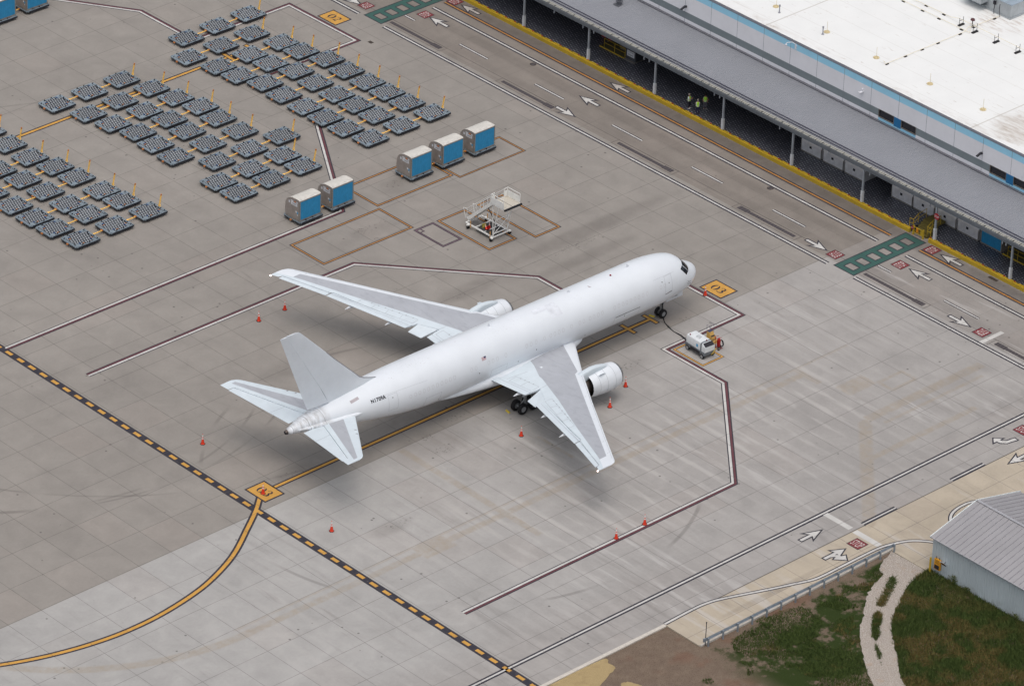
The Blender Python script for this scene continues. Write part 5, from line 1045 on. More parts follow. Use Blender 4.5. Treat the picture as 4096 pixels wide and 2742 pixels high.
# ---------------------------------------------------------------- cargo building with canopy
Y0, Y1, XW = -75.0, 125.0, 34.6
def bmat(name, rgb, rough=.6, var=.04, stain=.0):
    n = NT(name); p, x, y, z = n.pos(); a = n.noise(p, .5, 4, .6); v = n.noise(n.vec(0.0, n.mul(y, 3), n.mul(z, .25)), 1.6, 4, .7)
    col = n.mix(1.0, srgb(*rgb), n.grey(n.rng(a, .3, .7, 1-var, 1+var)), 'MULTIPLY'); col = n.mix(n.mul(n.step(v, .55, .2), .05+stain), col, srgb(96, 94, 90)); return n.fin(col, rough, 0, .3)
B_WHT = bmat("white wall panel", (230, 231, 236), .5); B_GRY = bmat("grey wall band", (126, 136, 140), .6, .08, .05); B_LBL = bmat("light blue band", (160, 216, 242), .5); B_BLU = bmat("mid blue panel", (36, 110, 160), .5)
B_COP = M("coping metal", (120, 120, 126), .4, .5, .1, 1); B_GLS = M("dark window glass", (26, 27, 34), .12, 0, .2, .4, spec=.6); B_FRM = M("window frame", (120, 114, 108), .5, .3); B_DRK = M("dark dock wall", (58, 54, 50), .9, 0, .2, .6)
def roof_mat():
    n = NT("white roof membrane"); p, x, y, z = n.pos(); a = n.noise(p, .3, 4, .6); c = n.noise(n.vec(n.mul(x, 2.2), n.mul(y, .45), 0), 1.1, 5, .7)
    d = n.noise(n.vec(n.mul(x, 1.3), n.mul(y, .35), 0), .55, 5, .75, .4)
    col = n.mix(1.0, srgb(230, 231, 229), n.grey(n.rng(a, .3, .7, .97, 1.02)), 'MULTIPLY')
    col = n.mix(n.mul(n.step(c, .62, .05), .45), col, srgb(176, 164, 150))
    e = n.mx(n.blob(x, y, 39.5, -8.5, 6, 6), n.mx(n.mul(n.blob(x, y, 35.6, -4, 1.3, 26), .6), n.mul(n.blob(x, y, 36, 45, 2, 50), .6)))
    col = n.mix(n.mul(n.mul(n.step(n.mul(d, n.add(.35, n.mul(e, .95))), .36, .34), n.rng(c, .35, .65, .3, 1.0)), .6), col, srgb(150, 128, 104))
    col = n.mix(n.mul(n.mul(n.blob(x, y, 55.6, 10.5, 4, 4.5), n.step(c, .45, .2)), .45), col, srgb(160, 136, 116))
    sx = n.sub(1.0, n.step(n.mul(n.sub(.5, n.ma('ABSOLUTE', n.sub(n.ma('FRACT', n.mul(x, 1/3.05)), .5))), 3.05), .02, .04)); sy = n.sub(1.0, n.step(n.mul(n.sub(.5, n.ma('ABSOLUTE', n.sub(n.ma('FRACT', n.mul(n.add(y, 4.6), 1/30.0)), .5))), 30.0), .05, .06))
    col = n.mix(n.mx(n.mul(sx, .22), n.mul(sy, .5)), col, srgb(168, 160, 148)); n.bump(c, .02, .3); return n.fin(col, .55, 0, .3)
B_ROOF = roof_mat()
def deck_mat():
    n = NT("caster deck"); p, x, y, z = n.pos(); k = 1/.34
    row = n.ma('FLOOR', n.mul(y, k)); sh = n.mul(n.ma('FRACT', n.mul(row, .5)), 1.0)
    fx = n.sub(n.ma('FRACT', n.add(n.mul(x, k), sh)), .5); fy = n.sub(n.ma('FRACT', n.mul(y, k)), .5); d = n.ma('SQRT', n.add(n.mul(fx, fx), n.mul(fy, fy)))
    dot = n.sub(1.0, n.step(d, .12, .12)); a = n.noise(p, .6, 4, .6)
    col = n.mix(a, srgb(58, 60, 68), srgb(80, 82, 92)); col = n.mix(n.mul(dot, n.rng(n.white(n.vec(n.ma('FLOOR', n.add(n.mul(x, k), sh)), row, 0)), 0, 1, .2, 1)), col, srgb(206, 208, 214)); return n.fin(col, .4, .2, .5)
B_DECK = deck_mat(); B_YEL = M("dock yellow", (186, 156, 44), .55, 0, .1, .8, .12); B_RED = M("dock red lamp", (160, 48, 40), .5); B_GAL = M("galvanised steel", (158, 166, 174), .45, .3, .12, 2, .1); B_SLV = M("post sleeve", (196, 200, 204), .6, 0, .08, 2, .1)
def canopy_mat():
    n = NT("ribbed canopy sheet"); p, x, y, z = n.pos(); a = n.noise(p, .22, 4, .6); b = n.white(n.vec(n.ma('FLOOR', n.mul(y, 1/.915)), 0.0, 0.0)); s = n.noise(n.vec(n.mul(x, .4), n.mul(y, 4), 0), 1.5, 4, .7)
    col = n.mix(1.0, srgb(136, 138, 144), n.grey(n.rng(a, .3, .7, .95, 1.03)), 'MULTIPLY'); col = n.mix(n.mul(n.step(s, .58, .15), .15), col, srgb(96, 92, 92)); return n.fin(col, .5, .1, .4)
B_CAN = canopy_mat()
bd = thing('cargo_building', 'long white cargo building with light blue band and grey ribbed canopy over the dock', 'building', (34.6, 20, 0))
def bb(mb, name, mats, par=None, smooth_=None):
    mb.v = [(v[0]-34.6, v[1]-20, v[2]) for v in mb.v]; return mb.build(name, mats, par or bd, smooth_)
WIN = [(7.8, 5.55), (4.55, 2.4), (-8.1, -10.4), (-11.4, -13.6)]; GAPS = [(5.55, 4.55), (-10.4, -11.4)]
mb = MB()
def wq(y0, y1, z0, z1, m, x=XW): mb.poly([(x, y0, z0), (x, y1, z0), (x, y1, z1), (x, y0, z1)], m)
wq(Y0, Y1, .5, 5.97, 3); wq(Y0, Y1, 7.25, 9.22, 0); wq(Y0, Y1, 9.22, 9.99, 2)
segs = [(Y0, -13.6), (-8.1, 2.4), (7.8, Y1)]
for a, b in segs: wq(a, b, 5.97, 6.42, 0); wq(a, b, 6.42, 7.25, 1)
for a, b in ((-13.6, -8.1), (2.4, 7.8)): wq(a, b, 5.97, 6.34, 2)
mb.poly([(XW, Y0, 0), (XW, Y0, 9.97), (140, Y0, 9.97), (140, Y0, 0)], 0); mb.poly([(XW, Y1, 0), (XW, Y1, 9.97), (140, Y1, 9.97), (140, Y1, 0)], 0)
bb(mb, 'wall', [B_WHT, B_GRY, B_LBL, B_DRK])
mb = MB(); y = 5.05
js = [1.04+3.99*i for i in range(-19, 32)]
for j in js: mb.box(XW-.006, XW+.02, j-.018, j+.018, 5.97, 9.97)
bb(mb, 'panel_joint', M("panel joint", (128, 134, 142), .8))
for a, b in WIN:
    mb = MB(); mb.box(XW+.1, XW+.12, b+.04, a-.04, 6.38, 7.25); w_ = bb(mb, 'window', B_GLS)
    mb = MB(); mb.box(XW-.03, XW+.12, b, b+.05, 6.34, 7.27); mb.box(XW-.03, XW+.12, a-.05, a, 6.34, 7.27); mb.box(XW-.04, XW+.12, b+.05, a-.05, 6.34, 6.40); mb.box(XW-.02, XW+.12, b+.05, a-.05, 7.24, 7.27)
    o = mb.build('frame', B_FRM, w_); o.location = (-34.6, -20, 0)
for a, b in GAPS: mb = MB(); mb.box(XW-.025, XW+.1, b, a, 6.2, 7.25); bb(mb, 'blue_panel', B_BLU)
mb = MB(); mb.poly([(35.0, Y0, 9.93), (140, Y0, 9.93), (140, Y1, 9.93), (35.0, Y1, 9.93)]); bb(mb, 'roof', B_ROOF)
mb = MB(); mb.box(XW-.03, XW+.3, Y0, Y1, 9.99, 10.03); mb.box(XW+.3, XW+.46, Y0, Y1, 9.9, 9.99); bb(mb, 'coping', B_COP)
# canopy: ribbed sheet from wall (z 5.95) down to the gutter (z 5.0)
mb = MB(); P = .305; n_ = int((Y1-Y0)/P); xa, za, xb, zb = 27.75, 4.98, 34.58, 5.93
cs_ = [(0, 0), (.08, .0), (.115, .025), (.19, .025), (.225, 0)]
vs = [];
for i in range(n_):
    for (dy, dz) in cs_: y = Y0+i*P+dy; vs += [(xa, y, za+dz), (xb, y, zb+dz)]
mb.add(vs, [(2*k, 2*k+2, 2*k+3, 2*k+1) for k in range(len(vs)//2-1)]); mb.poly([(xa, Y0, za-.06), (xb, Y0, zb-.06), (xb, Y1, zb-.06), (xa, Y1, za-.06)]); bb(mb, 'canopy_roof', B_CAN)
mb = MB(); mb.box(34.3, 34.59, Y0, Y1, 5.9, 6.02); bb(mb, 'flashing', B_COP)
mb = MB()
for off_ in (.42, .78): zz = za+off_*(zb-za)/(xb-xa)+.11; mb.tube((xa+off_, Y0, zz), (xa+off_, Y1, zz), .045, 0, 6)
bb(mb, 'snow_guard', M("snow guard dark", (70, 68, 84), .5, .3))
mb = MB(); mb.box(27.5, 27.78, Y0, Y1, 4.93, 4.97); mb.box(27.46, 27.5, Y0, Y1, 4.78, 5.03)
for i in range(int((Y1-Y0)/P)): y = Y0+i*P; mb.box(27.5, 27.98, y+.02, y+.2, 4.985, 5.045, 1)
for i in range(int((Y1-Y0)/1.0)): mb.box(27.47, 27.78, Y0+i, Y0+i+.05, 5.035, 5.08, 2)
bb(mb, 'gutter', [M("gutter grey", (120, 126, 132), .5, .3), M("gutter cream", (160, 158, 148), .6, 0, .1, 3, .1), A_GAP])
mb = MB(); mb.box(27.62, 27.82, Y0, Y1, 4.4, 4.9)
for i in range(20): y = 55.03-10.42*i+62.5; mb.box(27.82, 34.5, y-.1, y+.1, 4.35, 4.9)
bb(mb, 'canopy_beam', M('beam grey', (116, 124, 132), .5, .2))
for py in (55.03, 44.68, 34.26, 23.8, 13.44, 3.12, -7.29, -17.85, 65.45, 75.9, -28.3):
    mb = MB(); mb.box(27.7, 27.88, py-.09, py+.09, 1.8, 4.4); mb.box(27.65, 27.93, py-.13, py+.13, .5, 1.8, 1); bb(mb, 'canopy_post', [B_GAL, B_SLV])
for y in (50.2, 45.6, 43.9, 36.0, 35.2, 25.2, 24.4, 15.4, 8.2, 2.2, -6.4, -16.5, -17.0): mb = MB(); mb.box(27.66, 27.76, y-.05, y+.05, 4.02, 4.4); bb(mb, 'bracket', B_GAL)
for yy, zz in ((36.75, 7.95), (-6.9, 8.15)):
    mb = MB(); T = Matrix.Translation((34.2, yy, zz)) @ Matrix.Rotation(R(-18), 4, 'Y'); mb.box(-.45, .25, -.13, .13, -.05, .05, 0, T); mb.box(34.42, 34.59, yy-.08, yy+.08, zz-.12, zz+.1); bb(mb, 'wall_light', A_GAP)
mb = MB(); mb.path([(34.55, 20.2, 9.45), (34.5, 20.2, 9.95), (34.2, 20.45, 10.2), (33.8, 20.8, 10.15), (33.7, 20.85, 9.95)], .035, 0, 8); mb.tube((33.7, 20.85, 9.95), (33.7, 20.85, 9.75), .11, 0, 10, .08); mb.box(34.48, 34.59, 20.1, 20.3, 9.35, 9.85); bb(mb, 'security_camera', B_WHT)
mb = MB(); mb.tube((34.5, 10.2, 8.3), (34.25, 10.35, 8.25), .1, 0, 10); mb.tube((34.5, 10.4, 8.2), (34.3, 10.55, 8.15), .1, 0, 10); mb.box(34.45, 34.59, 10.1, 10.3, 8.3, 8.65); bb(mb, 'security_camera', B_WHT)
# dock deck, yellow kerb
mb = MB()
for a, b in ((Y0, -6.72), (-4.0, Y1)): mb.box(27.8, 29.3, a, b, 0.004, .5)
mb.box(29.3, XW-.002, Y0, Y1, .004, .5); bb(mb, 'dock_deck', B_DECK)
for a, b, nm in ((Y0, -6.72, 'right'), (-4.0, Y1, 'left')):
    mb = MB(); mb.box(27.48, 27.79, a, b, .004, .44); mb.box(27.62, 27.79, a, b, .44, .53)
    t = bb(mb, 'dock_kerb', B_YEL); t['label'] = None; del t['label']
    mb = MB(); y = math.ceil(a/1.47)*1.47+.5; 
    while y < min(b, 80):
        if y > -40: mb.box(27.64, 27.74, y-.1, y+.1, .53, .59); mb.box(27.66, 27.7, y-.55, y-.2, .53, .58, 1)
        y += 1.47
    mb.v = [(v[0]-34.6, v[1]-20, v[2]) for v in mb.v]; mb.build_each('stop_pedal', [B_RED, A_GAP], t)
# yellow stair with gate in the gap
ys_ = thing('dock_stairs', 'yellow railed steps climbing onto the dock beside the canopy post with the stop sign', 'dock stairs', (28.5, -5.2, 0))
mb = MB()
for i in range(5): mb.box(-.6+.34*i, -.26+.34*i, -.9, .95, 0, .22*(i+1)-.02)
mb.box(1.1, 2.2, -.9, .95, .9, 1.1); mb.build('step', M("dock step olive", (112, 102, 54), .7), ys_)
for s, nm in ((-.98, 0), (1.02, 1)):
    mb = MB()
    mb.path([(-.65, s, .5), (-.65, s, 1.5), (.1, s, 1.95), (1.3, s, 2.1), (1.3, s, 1.1)], .03); mb.path([(-.65, s, 1.0), (.1, s, 1.4), (1.3, s, 1.6)], .025)
    mb.path([(-.65, s+(.5 if s > 0 else -.5), 1.5), (-.65, s, 1.5)], .03); mb.path([(-.65, s+(.5 if s > 0 else -.5), .5), (-.65, s+(.5 if s > 0 else -.5), 1.5)], .03); mb.path([(-.65, s+(.5 if s > 0 else -.5), 1.0), (-.65, s, 1.0)], .025); mb.tube((.1, s, .9), (.1, s, 1.95), .025); mb.build('handrail', B_YEL, ys_)
gt = thing('dock_gate', 'low yellow gate with orange notice and small round stop sign across the dock gap', 'gate', (27.55, -5.23, 0))
for s in (-.68, .68): mb = MB(); mb.box(-.08, .08, s-.08, s+.08, 0, 1.08); mb.build('gate_post', B_YEL, gt)
mb = MB(); mb.tube((0, -.6, .95), (0, .6, .95), .035); mb.tube((0, -.6, .3), (0, .6, .3), .035); mb.box(-.02, .02, -.62, -.3, .35, .9); mb.build('gate_bar', B_YEL, gt)
mb = MB(); mb.box(-.05, -.03, -.02, .28, .45, .92); mb.build('notice', M("orange notice", (220, 140, 30), .5), gt)
def oct_sign(mb, c, r, txt=True):
    mb.add([(c[0], c[1]+r*math.cos(a), c[2]+r*math.sin(a)) for a in np.linspace(math.pi/8, 2*math.pi+math.pi/8, 8, endpoint=False)]+[(c[0]+.02, c[1]+r*math.cos(a), c[2]+r*math.sin(a)) for a in np.linspace(math.pi/8, 2*math.pi+math.pi/8, 8, endpoint=False)], [tuple(range(8)), tuple(range(8, 16))[::-1]]+[(i, (i+1) % 8, (i+1) % 8+8, i+8) for i in range(8)], 0)
    g = fit_geo(text_geo('STOP', 1, 1), r*1.45, r*.6); mb.add([(c[0]-.008, c[1]-x, c[2]+y) for x, y, _ in g[0]], g[1], 1)
S_R = M("sign red", (150, 30, 38), .5)
mb = MB(); oct_sign(mb, (-.1, .78, .8), .2); mb.build('stop_disc', [S_R, B_WHT], gt)
ss = thing('stop_sign', 'red octagonal stop sign fixed to the canopy post beside the yellow steps', 'stop sign', (27.6, -7.5, 3.0)); mb = MB(); oct_sign(mb, (0, 0, .35), .38); mb.tube((.02, .0, .05), (.1, .1, .35), .03, 0); mb.build('sign_face', [S_R, B_WHT], ss)
# silver containers on the dock (rounded backs towards the road)
def silver(label):
    t = thing('silver_container', label, 'cargo container', group='silver containers lined up under the canopy'); L, Wd, H, z0 = 2.96, 2.3, 2.44, .5
    prof = [(0, z0+.06), (0, z0+H-.1), (.3, z0+H)]+[(.7+1.6*math.sin(a), z0+H-1.35+1.35*math.cos(a)) for a in np.linspace(.1, math.pi/2, 12)]+[(Wd, z0+.6), (Wd-.02, z0+.06)]
    mb = MB(); mb.rings([[(x, y, z) for y, z in prof] for x in (-L/2, L/2)]); mb.build('shell', C_SIL, t, 30)
    mb = MB(); 
    for xx in (-L/2-.01, L/2-.05): mb.box(xx, xx+.06, Wd-.05, Wd+.02, z0+.02, z0+1.2)
    mb.box(-L/2, L/2, Wd-.06, Wd+.03, z0+.0, z0+.12); mb.build('edge_rail', C_RAIL, t)
    mb = MB(); mb.box(-.05, .27, Wd-.0, Wd+.012, z0+.72, z0+1.0); mb.build('vent_patch', A_GAP, t); return t
C_SIL = alu_mat("bright aluminium", (240, 240, 242), .35, .4, .0)
sv = None
for y, l in ((13.7, 'silver container leftmost of the upper dock row, beside a canopy post'), (10.47, 'silver container, middle of the three in the upper dock row'), (7.3, 'silver container, right of three in the upper dock row, mostly hidden by the canopy'), (.45, 'silver container, first from the left of the lower dock row'), (-2.66, 'silver container, second in the lower dock row, behind the yellow steps'), (-5.76, 'silver container, third in the lower dock row, behind the stop sign post'), (-8.95, 'silver container, last of the lower dock row, touching the blue one')):
    if sv is None: sv = silver(l); sv.location = (33.3, y, 0); sv.rotation_euler.z = R(90)
    else: dup(sv, (33.3, y, 0), R(90), l)
dup(cont, (31.05, -12.2, 0), R(-90), 'blue curtained container on the dock under the canopy, beside the silver ones', group='containers on the dock')
lc = thing('label_container', 'small dark open container with a white amazon sign on the dock under the canopy', 'cargo container', (31.9, 41.5, .5))
mb = MB(); mb.box(-.75, -.7, -.78, .78, .1, 1.35); mb.box(-.7, .75, .73, .78, .1, 1.6); mb.box(-.7, .75, -.78, -.73, .1, 1.6); mb.box(-.7, .75, -.73, .73, 1.5, 1.55); mb.box(.7, .75, -.73, .73, .1, 1.5); mb.build('shell', M("dull container metal", (96, 98, 104), .4, .6, .2, 3), lc)
mb = MB(); mb.box(-1.05, .8, -.85, .8, .02, .1); mb.build('base_pallet', C_RAIL, lc)
mb = MB(); mb.poly([(-.76, .55, .5), (-.76, -.6, .5), (-.76, -.6, 1.2), (-.76, .55, 1.2)]); mb.add([(-.768, -x*1.25, .72+y) for x, y, _ in TXT_AMZ[0]], TXT_AMZ[1], 1); mb.add([(-.768, -x*1.3, 1.03+y*1.3) for x, y, _ in TXT_FLY[0]], TXT_FLY[1], 1); mb.build('sign_sheet', [C_LAB, A_INK], lc)
# railed loading platforms
for k, (ya, yb, l) in enumerate(((42.3, 46.2, 'yellow railed loading platform under the canopy left of the white amazon sign'), (-24.0, -13.9, 'yellow railed loading platform under the canopy right of the blue container'))):
    t = thing('loading_platform', l, 'loading platform', (31.0, (ya+yb)/2, .5)); h = (yb-ya)/2
    mb = MB(); mb.box(0, 3.2, -h, h, 0.004, .1); mb.box(-.06, 0, -h, h, .004, .12, 1); mb.build('platform_floor', [M("platform olive", (84, 80, 56), .8), B_YEL], t)
    mb = MB(); mb.tube((.1, -h, 1.15), (.1, h-.6, 1.15), .03); mb.tube((.1, -h, .65), (.1, h-.6, .65), .025); n_ = max(2, int(2*h/1.35)); 
    for i in range(n_+1): yy = -h+(2*h-.6)*i/n_; mb.tube((.1, yy, .1), (.1, yy, 1.15), .03)
    mb.build('guard_rail', B_YEL, t)
    mb = MB(); mb.box(1.2, 2.2, -h+.8, -h+1.9, .1, .8); mb.box(1.3, 2.1, -h+.9, -h+1.8, .8, .95); mb.build('equipment_crate', M("tan crate", (120, 108, 86), .8, 0, .2, 3), t)
for y_, l in ((47.6, 'red upright post under the canopy, left of two'), (46.6, 'red upright post under the canopy, right of two beside the railing')):
    mb = MB(); mb.box(32.9, 33.05, y_-.1, y_+.1, .5, 2.3); mb.add([(32.9, y_-.3, .5), (33.1, y_-.3, .5), (33.1, y_+.3, .5), (32.9, y_+.3, .5), (32.95, y_-.1, 1.3), (33.0, y_-.1, 1.3), (33.0, y_+.1, 1.3), (32.95, y_+.1, 1.3)], [(0, 1, 2, 3), (0, 4, 5, 1), (2, 6, 7, 3), (0, 3, 7, 4), (1, 5, 6, 2)]); tag(mb.build('red_post', M("post red", (190, 36, 34), .5)), l, 'post', 'red posts under the canopy')

# ---------------------------------------------------------------- rooftop equipment
ZR = 9.935
V_TAN = M("vent tan", (206, 190, 150), .6); V_PIP = M("gas pipe yellow", (234, 224, 196), .6); V_BLK = M("rubber block", (44, 42, 44), .9); V_GAL = alu_mat("sheet metal duct", (178, 184, 188), .3, .4)
def roof_drain(l):
    t = thing('roof_drain', l, 'roof drain', group='tan roof drains with marker rods'); up = Matrix.Rotation(R(-90), 4, 'Y')
    mb = MB(); mb.lathe([(0, .34), (.05, .35), (.09, .31), (.06, .24), (.02, .2)], up, 0, 20); mb.lathe([(.03, .19), (.12, .12), (.14, 0)], up, 0, 12); mb.build('ring', V_TAN, t, 40); mb = MB(); mb.tube((.03, 0, .1), (.03, 0, 1.25), .018); mb.build('marker_rod', V_TAN, t); return t
rd_ = None
for i, (x, y) in enumerate(((39.2, 27.8), (39.15, 20.1), (38.95, 12.6), (39.0, 4.85), (39.1, -2.65))):
    l = ORD[i].replace('first', 'uppermost').replace('fifth', 'lowest')+' tan roof drain with thin rod along the edge of the white roof'
    if rd_ is None: rd_ = roof_drain(l); rd_.location = (x, y, ZR)
    else: dup(rd_, (x, y, ZR), 0, l)
for x, y, l in ((38.45, 26.55, 'grey vent pipe near the top edge of the white roof'), (38.42, 20.0, 'grey vent pipe beside the second tan roof drain')):
    mb = MB(); mb.tube((0, 0, 0), (0, 0, .75), .06, 0, 10); mb.tube((0, 0, .75), (0, 0, .95), .1, 0, 10); mb.tube((0, 0, 0), (0, 0, .06), .14, 0, 10); o = tag(mb.build('vent_pipe', M("pvc grey", (150, 152, 160), .5), None, 40), l, 'vent pipe', 'grey vent pipes on the roof'); o.location = (x, y, ZR)
BLK = None
for i, (x, y, l) in enumerate(((50.85, 19.9, 'highest on the near pipe run'), (50.83, 17.05, 'second on the near pipe run'), (50.8, 14.6, 'third on the near pipe run'), (50.8, 11.3, 'last on the near pipe run before the crossing'), (49.9, 10.65, 'just below the pipe crossing'), (46.5, 10.7, 'third from the end of the pipe crossing the roof'), (44.07, 10.75, 'middle of the pipe crossing the roof'), (41.55, 10.8, 'second from the end of the crossing pipe'), (38.75, 10.82, 'at the capped end of the crossing pipe'), (52.0, 17.6, 'upper on the far pipe run'), (51.95, 14.95, 'lower on the far pipe run'), (55.5, 10.8, 'beside the rooftop unit'), (52.2, 10.9, 'under the brown mushroom vent'))):
    if BLK is None:
        mb = MB(); mb.prism([(-.1, -.2), (.1, -.2), (.1, .2), (-.1, .2)], 0, .08); mb.box(-.07, .07, -.16, .16, .08, .11); BLK = mb.build('pipe_block', V_BLK); o = BLK
    else: o = BLK.copy(); COL.objects.link(o)
    tag(o, 'black rubber pipe block '+l, 'pipe support', 'black blocks carrying the roof pipe'); o.location = (x, y, ZR)
    if 4 <= i <= 8 or i == 11: o.rotation_euler.z = R(90)
def pipe(pts, l):
    mb = MB(); mb.path(pts, .024, 0, 6); tag(mb.build('gas_pipe', V_PIP), l, 'pipe', 'thin gas pipes on the roof')
pipe([(50.83, 60, ZR+.135), (50.83, 10.1, ZR+.135), (50.83, 10.1, ZR+.5), (51.4, 10.6, ZR+.5)], 'near gas pipe running down the roof on low black blocks')
pipe([(52.0, 60, ZR+.135), (51.98, 14, ZR+.135), (51.7, 12.5, ZR+.62), (51.5, -40, ZR+.62)], 'far gas pipe that rises onto the tall black stands')
pipe([(38.4, 11.1, ZR+.4), (38.4, 10.82, ZR+.4), (38.4, 10.82, ZR+.135), (50.6, 10.65, ZR+.135), (51.3, 10.7, ZR+.5), (52.2, 10.9, ZR+.135), (56.4, 10.8, ZR+.135)], 'gas pipe crossing the roof towards the rooftop unit')
STD = None
for x, y, l in ((51.6, 12.1, 'topmost'), (51.5, 10.0, 'second'), (51.55, 6.95, 'third'), (51.55, 3.85, 'lowest')):
    if STD is None:
        STD = t = thing('pipe_stand', l+' of the black framed pipe stands on the white roof', 'pipe stand', (x, y, ZR), 0, 'black framed pipe stands on the roof')
        mb = MB(); mb.box(-.42, .42, -.14, .14, 0, .12); mb.build('foot', V_BLK, t); mb = MB()
        for xx in (-.3, .3): mb.tube((xx, 0, .1), (xx, 0, .95), .025)
        mb.tube((-.33, 0, .6), (.33, 0, .6), .025); mb.build('frame', A_GAP, t)
    else: dup(STD, (x, y, ZR), 0, l+' of the black framed pipe stands on the white roof')
mv = thing('mushroom_vent', 'brown mushroom vent on a thin stem beside the pipe crossing', 'roof vent', (52.4, 11.2, ZR)); up = Matrix.Rotation(R(-90), 4, 'Y')
mb = MB(); mb.tube((0, 0, 0), (0, 0, .75), .05, 0, 8); mb.build('stem', A_GAP, mv); mb = MB(); mb.lathe([(.7, .24), (.72, .26), (.86, .2), (.92, 0)], up, 0, 16); mb.build('cap', M("vent brown", (92, 56, 58), .6), mv, 40)
hv = thing('rooftop_unit', 'large pale metal air handling unit with sloped hood in the top right corner', 'air conditioner', (56.6, 9.55, ZR))
mb = MB(); mb.box(0, 5.5, 0, 6.5, .0, .15); mb.box(.1, 5.4, .1, 6.4, .15, 1.7); mb.build('housing', V_GAL, hv)
mb = MB(); mb.box(0, 5.5, -.02, 6.5, 1.7, 1.78); mb.box(2.0, 2.06, 0, 6.5, 1.78, 1.84, 1); mb.build('lid', [M("unit lid", (158, 172, 184), .5, .2), A_GAP], hv)
mb = MB(); mb.prism([(-1.1, 3.4), (.08, 3.4), (.08, 6.2), (-1.1, 6.2)], .9, 1.6); mb.add([(-1.1, 3.4, .9), (.08, 3.4, .35), (.08, 6.2, .35), (-1.1, 6.2, .9)], [(0, 1, 2, 3)]); mb.build('intake_hood', V_GAL, hv)
mb = MB(); mb.box(-.12, .08, 2.2, 2.5, 1.0, 1.4); mb.path([(-.05, 2.3, 1.0), (-.25, 2.2, .5), (-.3, 2.1, .05)], .04); mb.path([(.0, 1.6, 1.3), (-.3, 1.4, 1.0), (-.45, 1.1, .1)], .035); mb.build('conduit', A_GAP, hv)
cv = thing('canopy_vent', 'round grey exhaust vent standing on the ribbed canopy', 'roof vent', (32.5, 45.0, 5.66)); mb = MB(); mb.tube((0, 0, 0), (0, 0, .35), .3, 0, 18, .26); mb.tube((0, 0, .35), (0, 0, .42), .4, 0, 18); mb.tube((0, 0, .42), (0, 0, .95), .2, 0, 16); mb.tube((0, 0, .95), (0, 0, 1.05), .24, 0, 16); mb.box(-.5, .5, -.4, .4, -.1, .02); mb.build('vent_stack', M("vent grey", (104, 106, 112), .5, .3), cv, 40)

# ---------------------------------------------------------------- metal shed, sign, bollard, guardrail
def shed_mat(name, rgb, var, metal=0.0):
    n = NT(name); p, x, y, z = n.pos(); a = n.noise(p, .4, 4, .6); v = n.noise(n.vec(0.0, n.mul(y, 2.5), n.mul(z, .3)), 1.5, 4, .7); low = n.mul(n.sub(1.0, n.step(z, .1, .9)), n.step(n.noise(p, 1.2, 4, .7), .4, .3))
    w = n.white(n.vec(0.0, n.ma('FLOOR', n.mul(y, 1/.914)), 0.0)); col = n.mix(1.0, srgb(*rgb), n.grey(n.add(n.rng(a, .3, .7, 1-var, 1+var), n.rng(w, 0, 1, -.02, .02))), 'MULTIPLY'); col = n.mix(n.mul(n.step(v, .52, .2), .12), col, srgb(120, 122, 122)); col = n.mix(n.mul(low, .5), col, srgb(104, 98, 82)); return n.fin(col, .45, metal, .4)
W_M = shed_mat("shed wall sheet", (192, 202, 206), .05); R_M = shed_mat("shed roof sheet", (156, 154, 156), .06, .1)
sh = thing('metal_shed', 'pale blue-grey corrugated metal shed with grey ribbed gable roof in the lower right corner', 'shed', (-11.8, -62, 0))
SX0, SX1, SY1, SY0, EZ, RZ = 5.9, 5.9, 12.4, -26.0, 3.6, 5.05     # local: wall at x=-5.9, gable at y=+12.4
mb = MB(); mb.box(-5.9, 5.9, SY0, SY1, -.3, EZ-.02)
mb.add([(-5.9, SY1, EZ-.02), (5.9, SY1, EZ-.02), (0, SY1, RZ-.05)], [(0, 1, 2)]); y = SY0+.1
while y < SY1-.1: mb.box(-5.94, -5.9, y, y+.05, -.3, EZ-.03); y += .305
mb.build('wall', W_M, sh)
mb = MB()
for s in (-1, 1): mb.add([(s*6.12, SY0, EZ-.05), (s*6.12, SY1+.12, EZ-.05), (0, SY1+.12, RZ), (0, SY0, RZ), (s*6.12, SY0, EZ+.0), (s*6.12, SY1+.12, EZ+.0), (0, SY1+.12, RZ+.05), (0, SY0, RZ+.05)], [(4, 5, 6, 7), (0, 3, 2, 1), (0, 1, 5, 4), (1, 2, 6, 5)])
y = SY0+.2
while y < SY1:
    for s in (-1, 1): mb.add([(s*6.12, y-.035, EZ+.0), (s*6.12, y+.035, EZ+.0), (0, y+.035, RZ+.05), (0, y-.035, RZ+.05), (s*6.12, y, EZ+.055), (0, y, RZ+.105)], [(0, 4, 5, 3), (1, 2, 5, 4)], 1)
    y += .61
mb.build('roof', [R_M, M("roof rib shade", (138, 136, 140), .5, .1)], sh)
mb = MB(); mb.tube((-6.14, SY0, EZ-.04), (-6.14, SY1+.1, EZ-.04), .06, 0, 8)
mb.box(-.14, .14, SY0, SY1+.1, RZ+.06, RZ+.11); mb.build('eave_trim', M("eave trim", (160, 160, 164), .5), sh)
mb = MB()
for s in (-1, 1): mb.add([(s*6.2, SY1+.12, EZ-.14), (s*6.2, SY1+.2, EZ-.14), (0, SY1+.2, RZ-.02), (0, SY1+.12, RZ-.02), (s*6.2, SY1+.12, EZ+.07), (s*6.2, SY1+.2, EZ+.07), (0, SY1+.2, RZ+.12), (0, SY1+.12, RZ+.12)], [(0, 3, 2, 1), (4, 5, 6, 7), (0, 1, 5, 4), (1, 2, 6, 5), (0, 4, 7, 3)])
mb.build('gable_trim', M("white trim", (214, 220, 220), .5), sh)
sg = thing('speed_sign', 'yellow radar speed sign reading your speed on the end of the shed wall', 'speed sign', (-17.85, -50.5, .5))
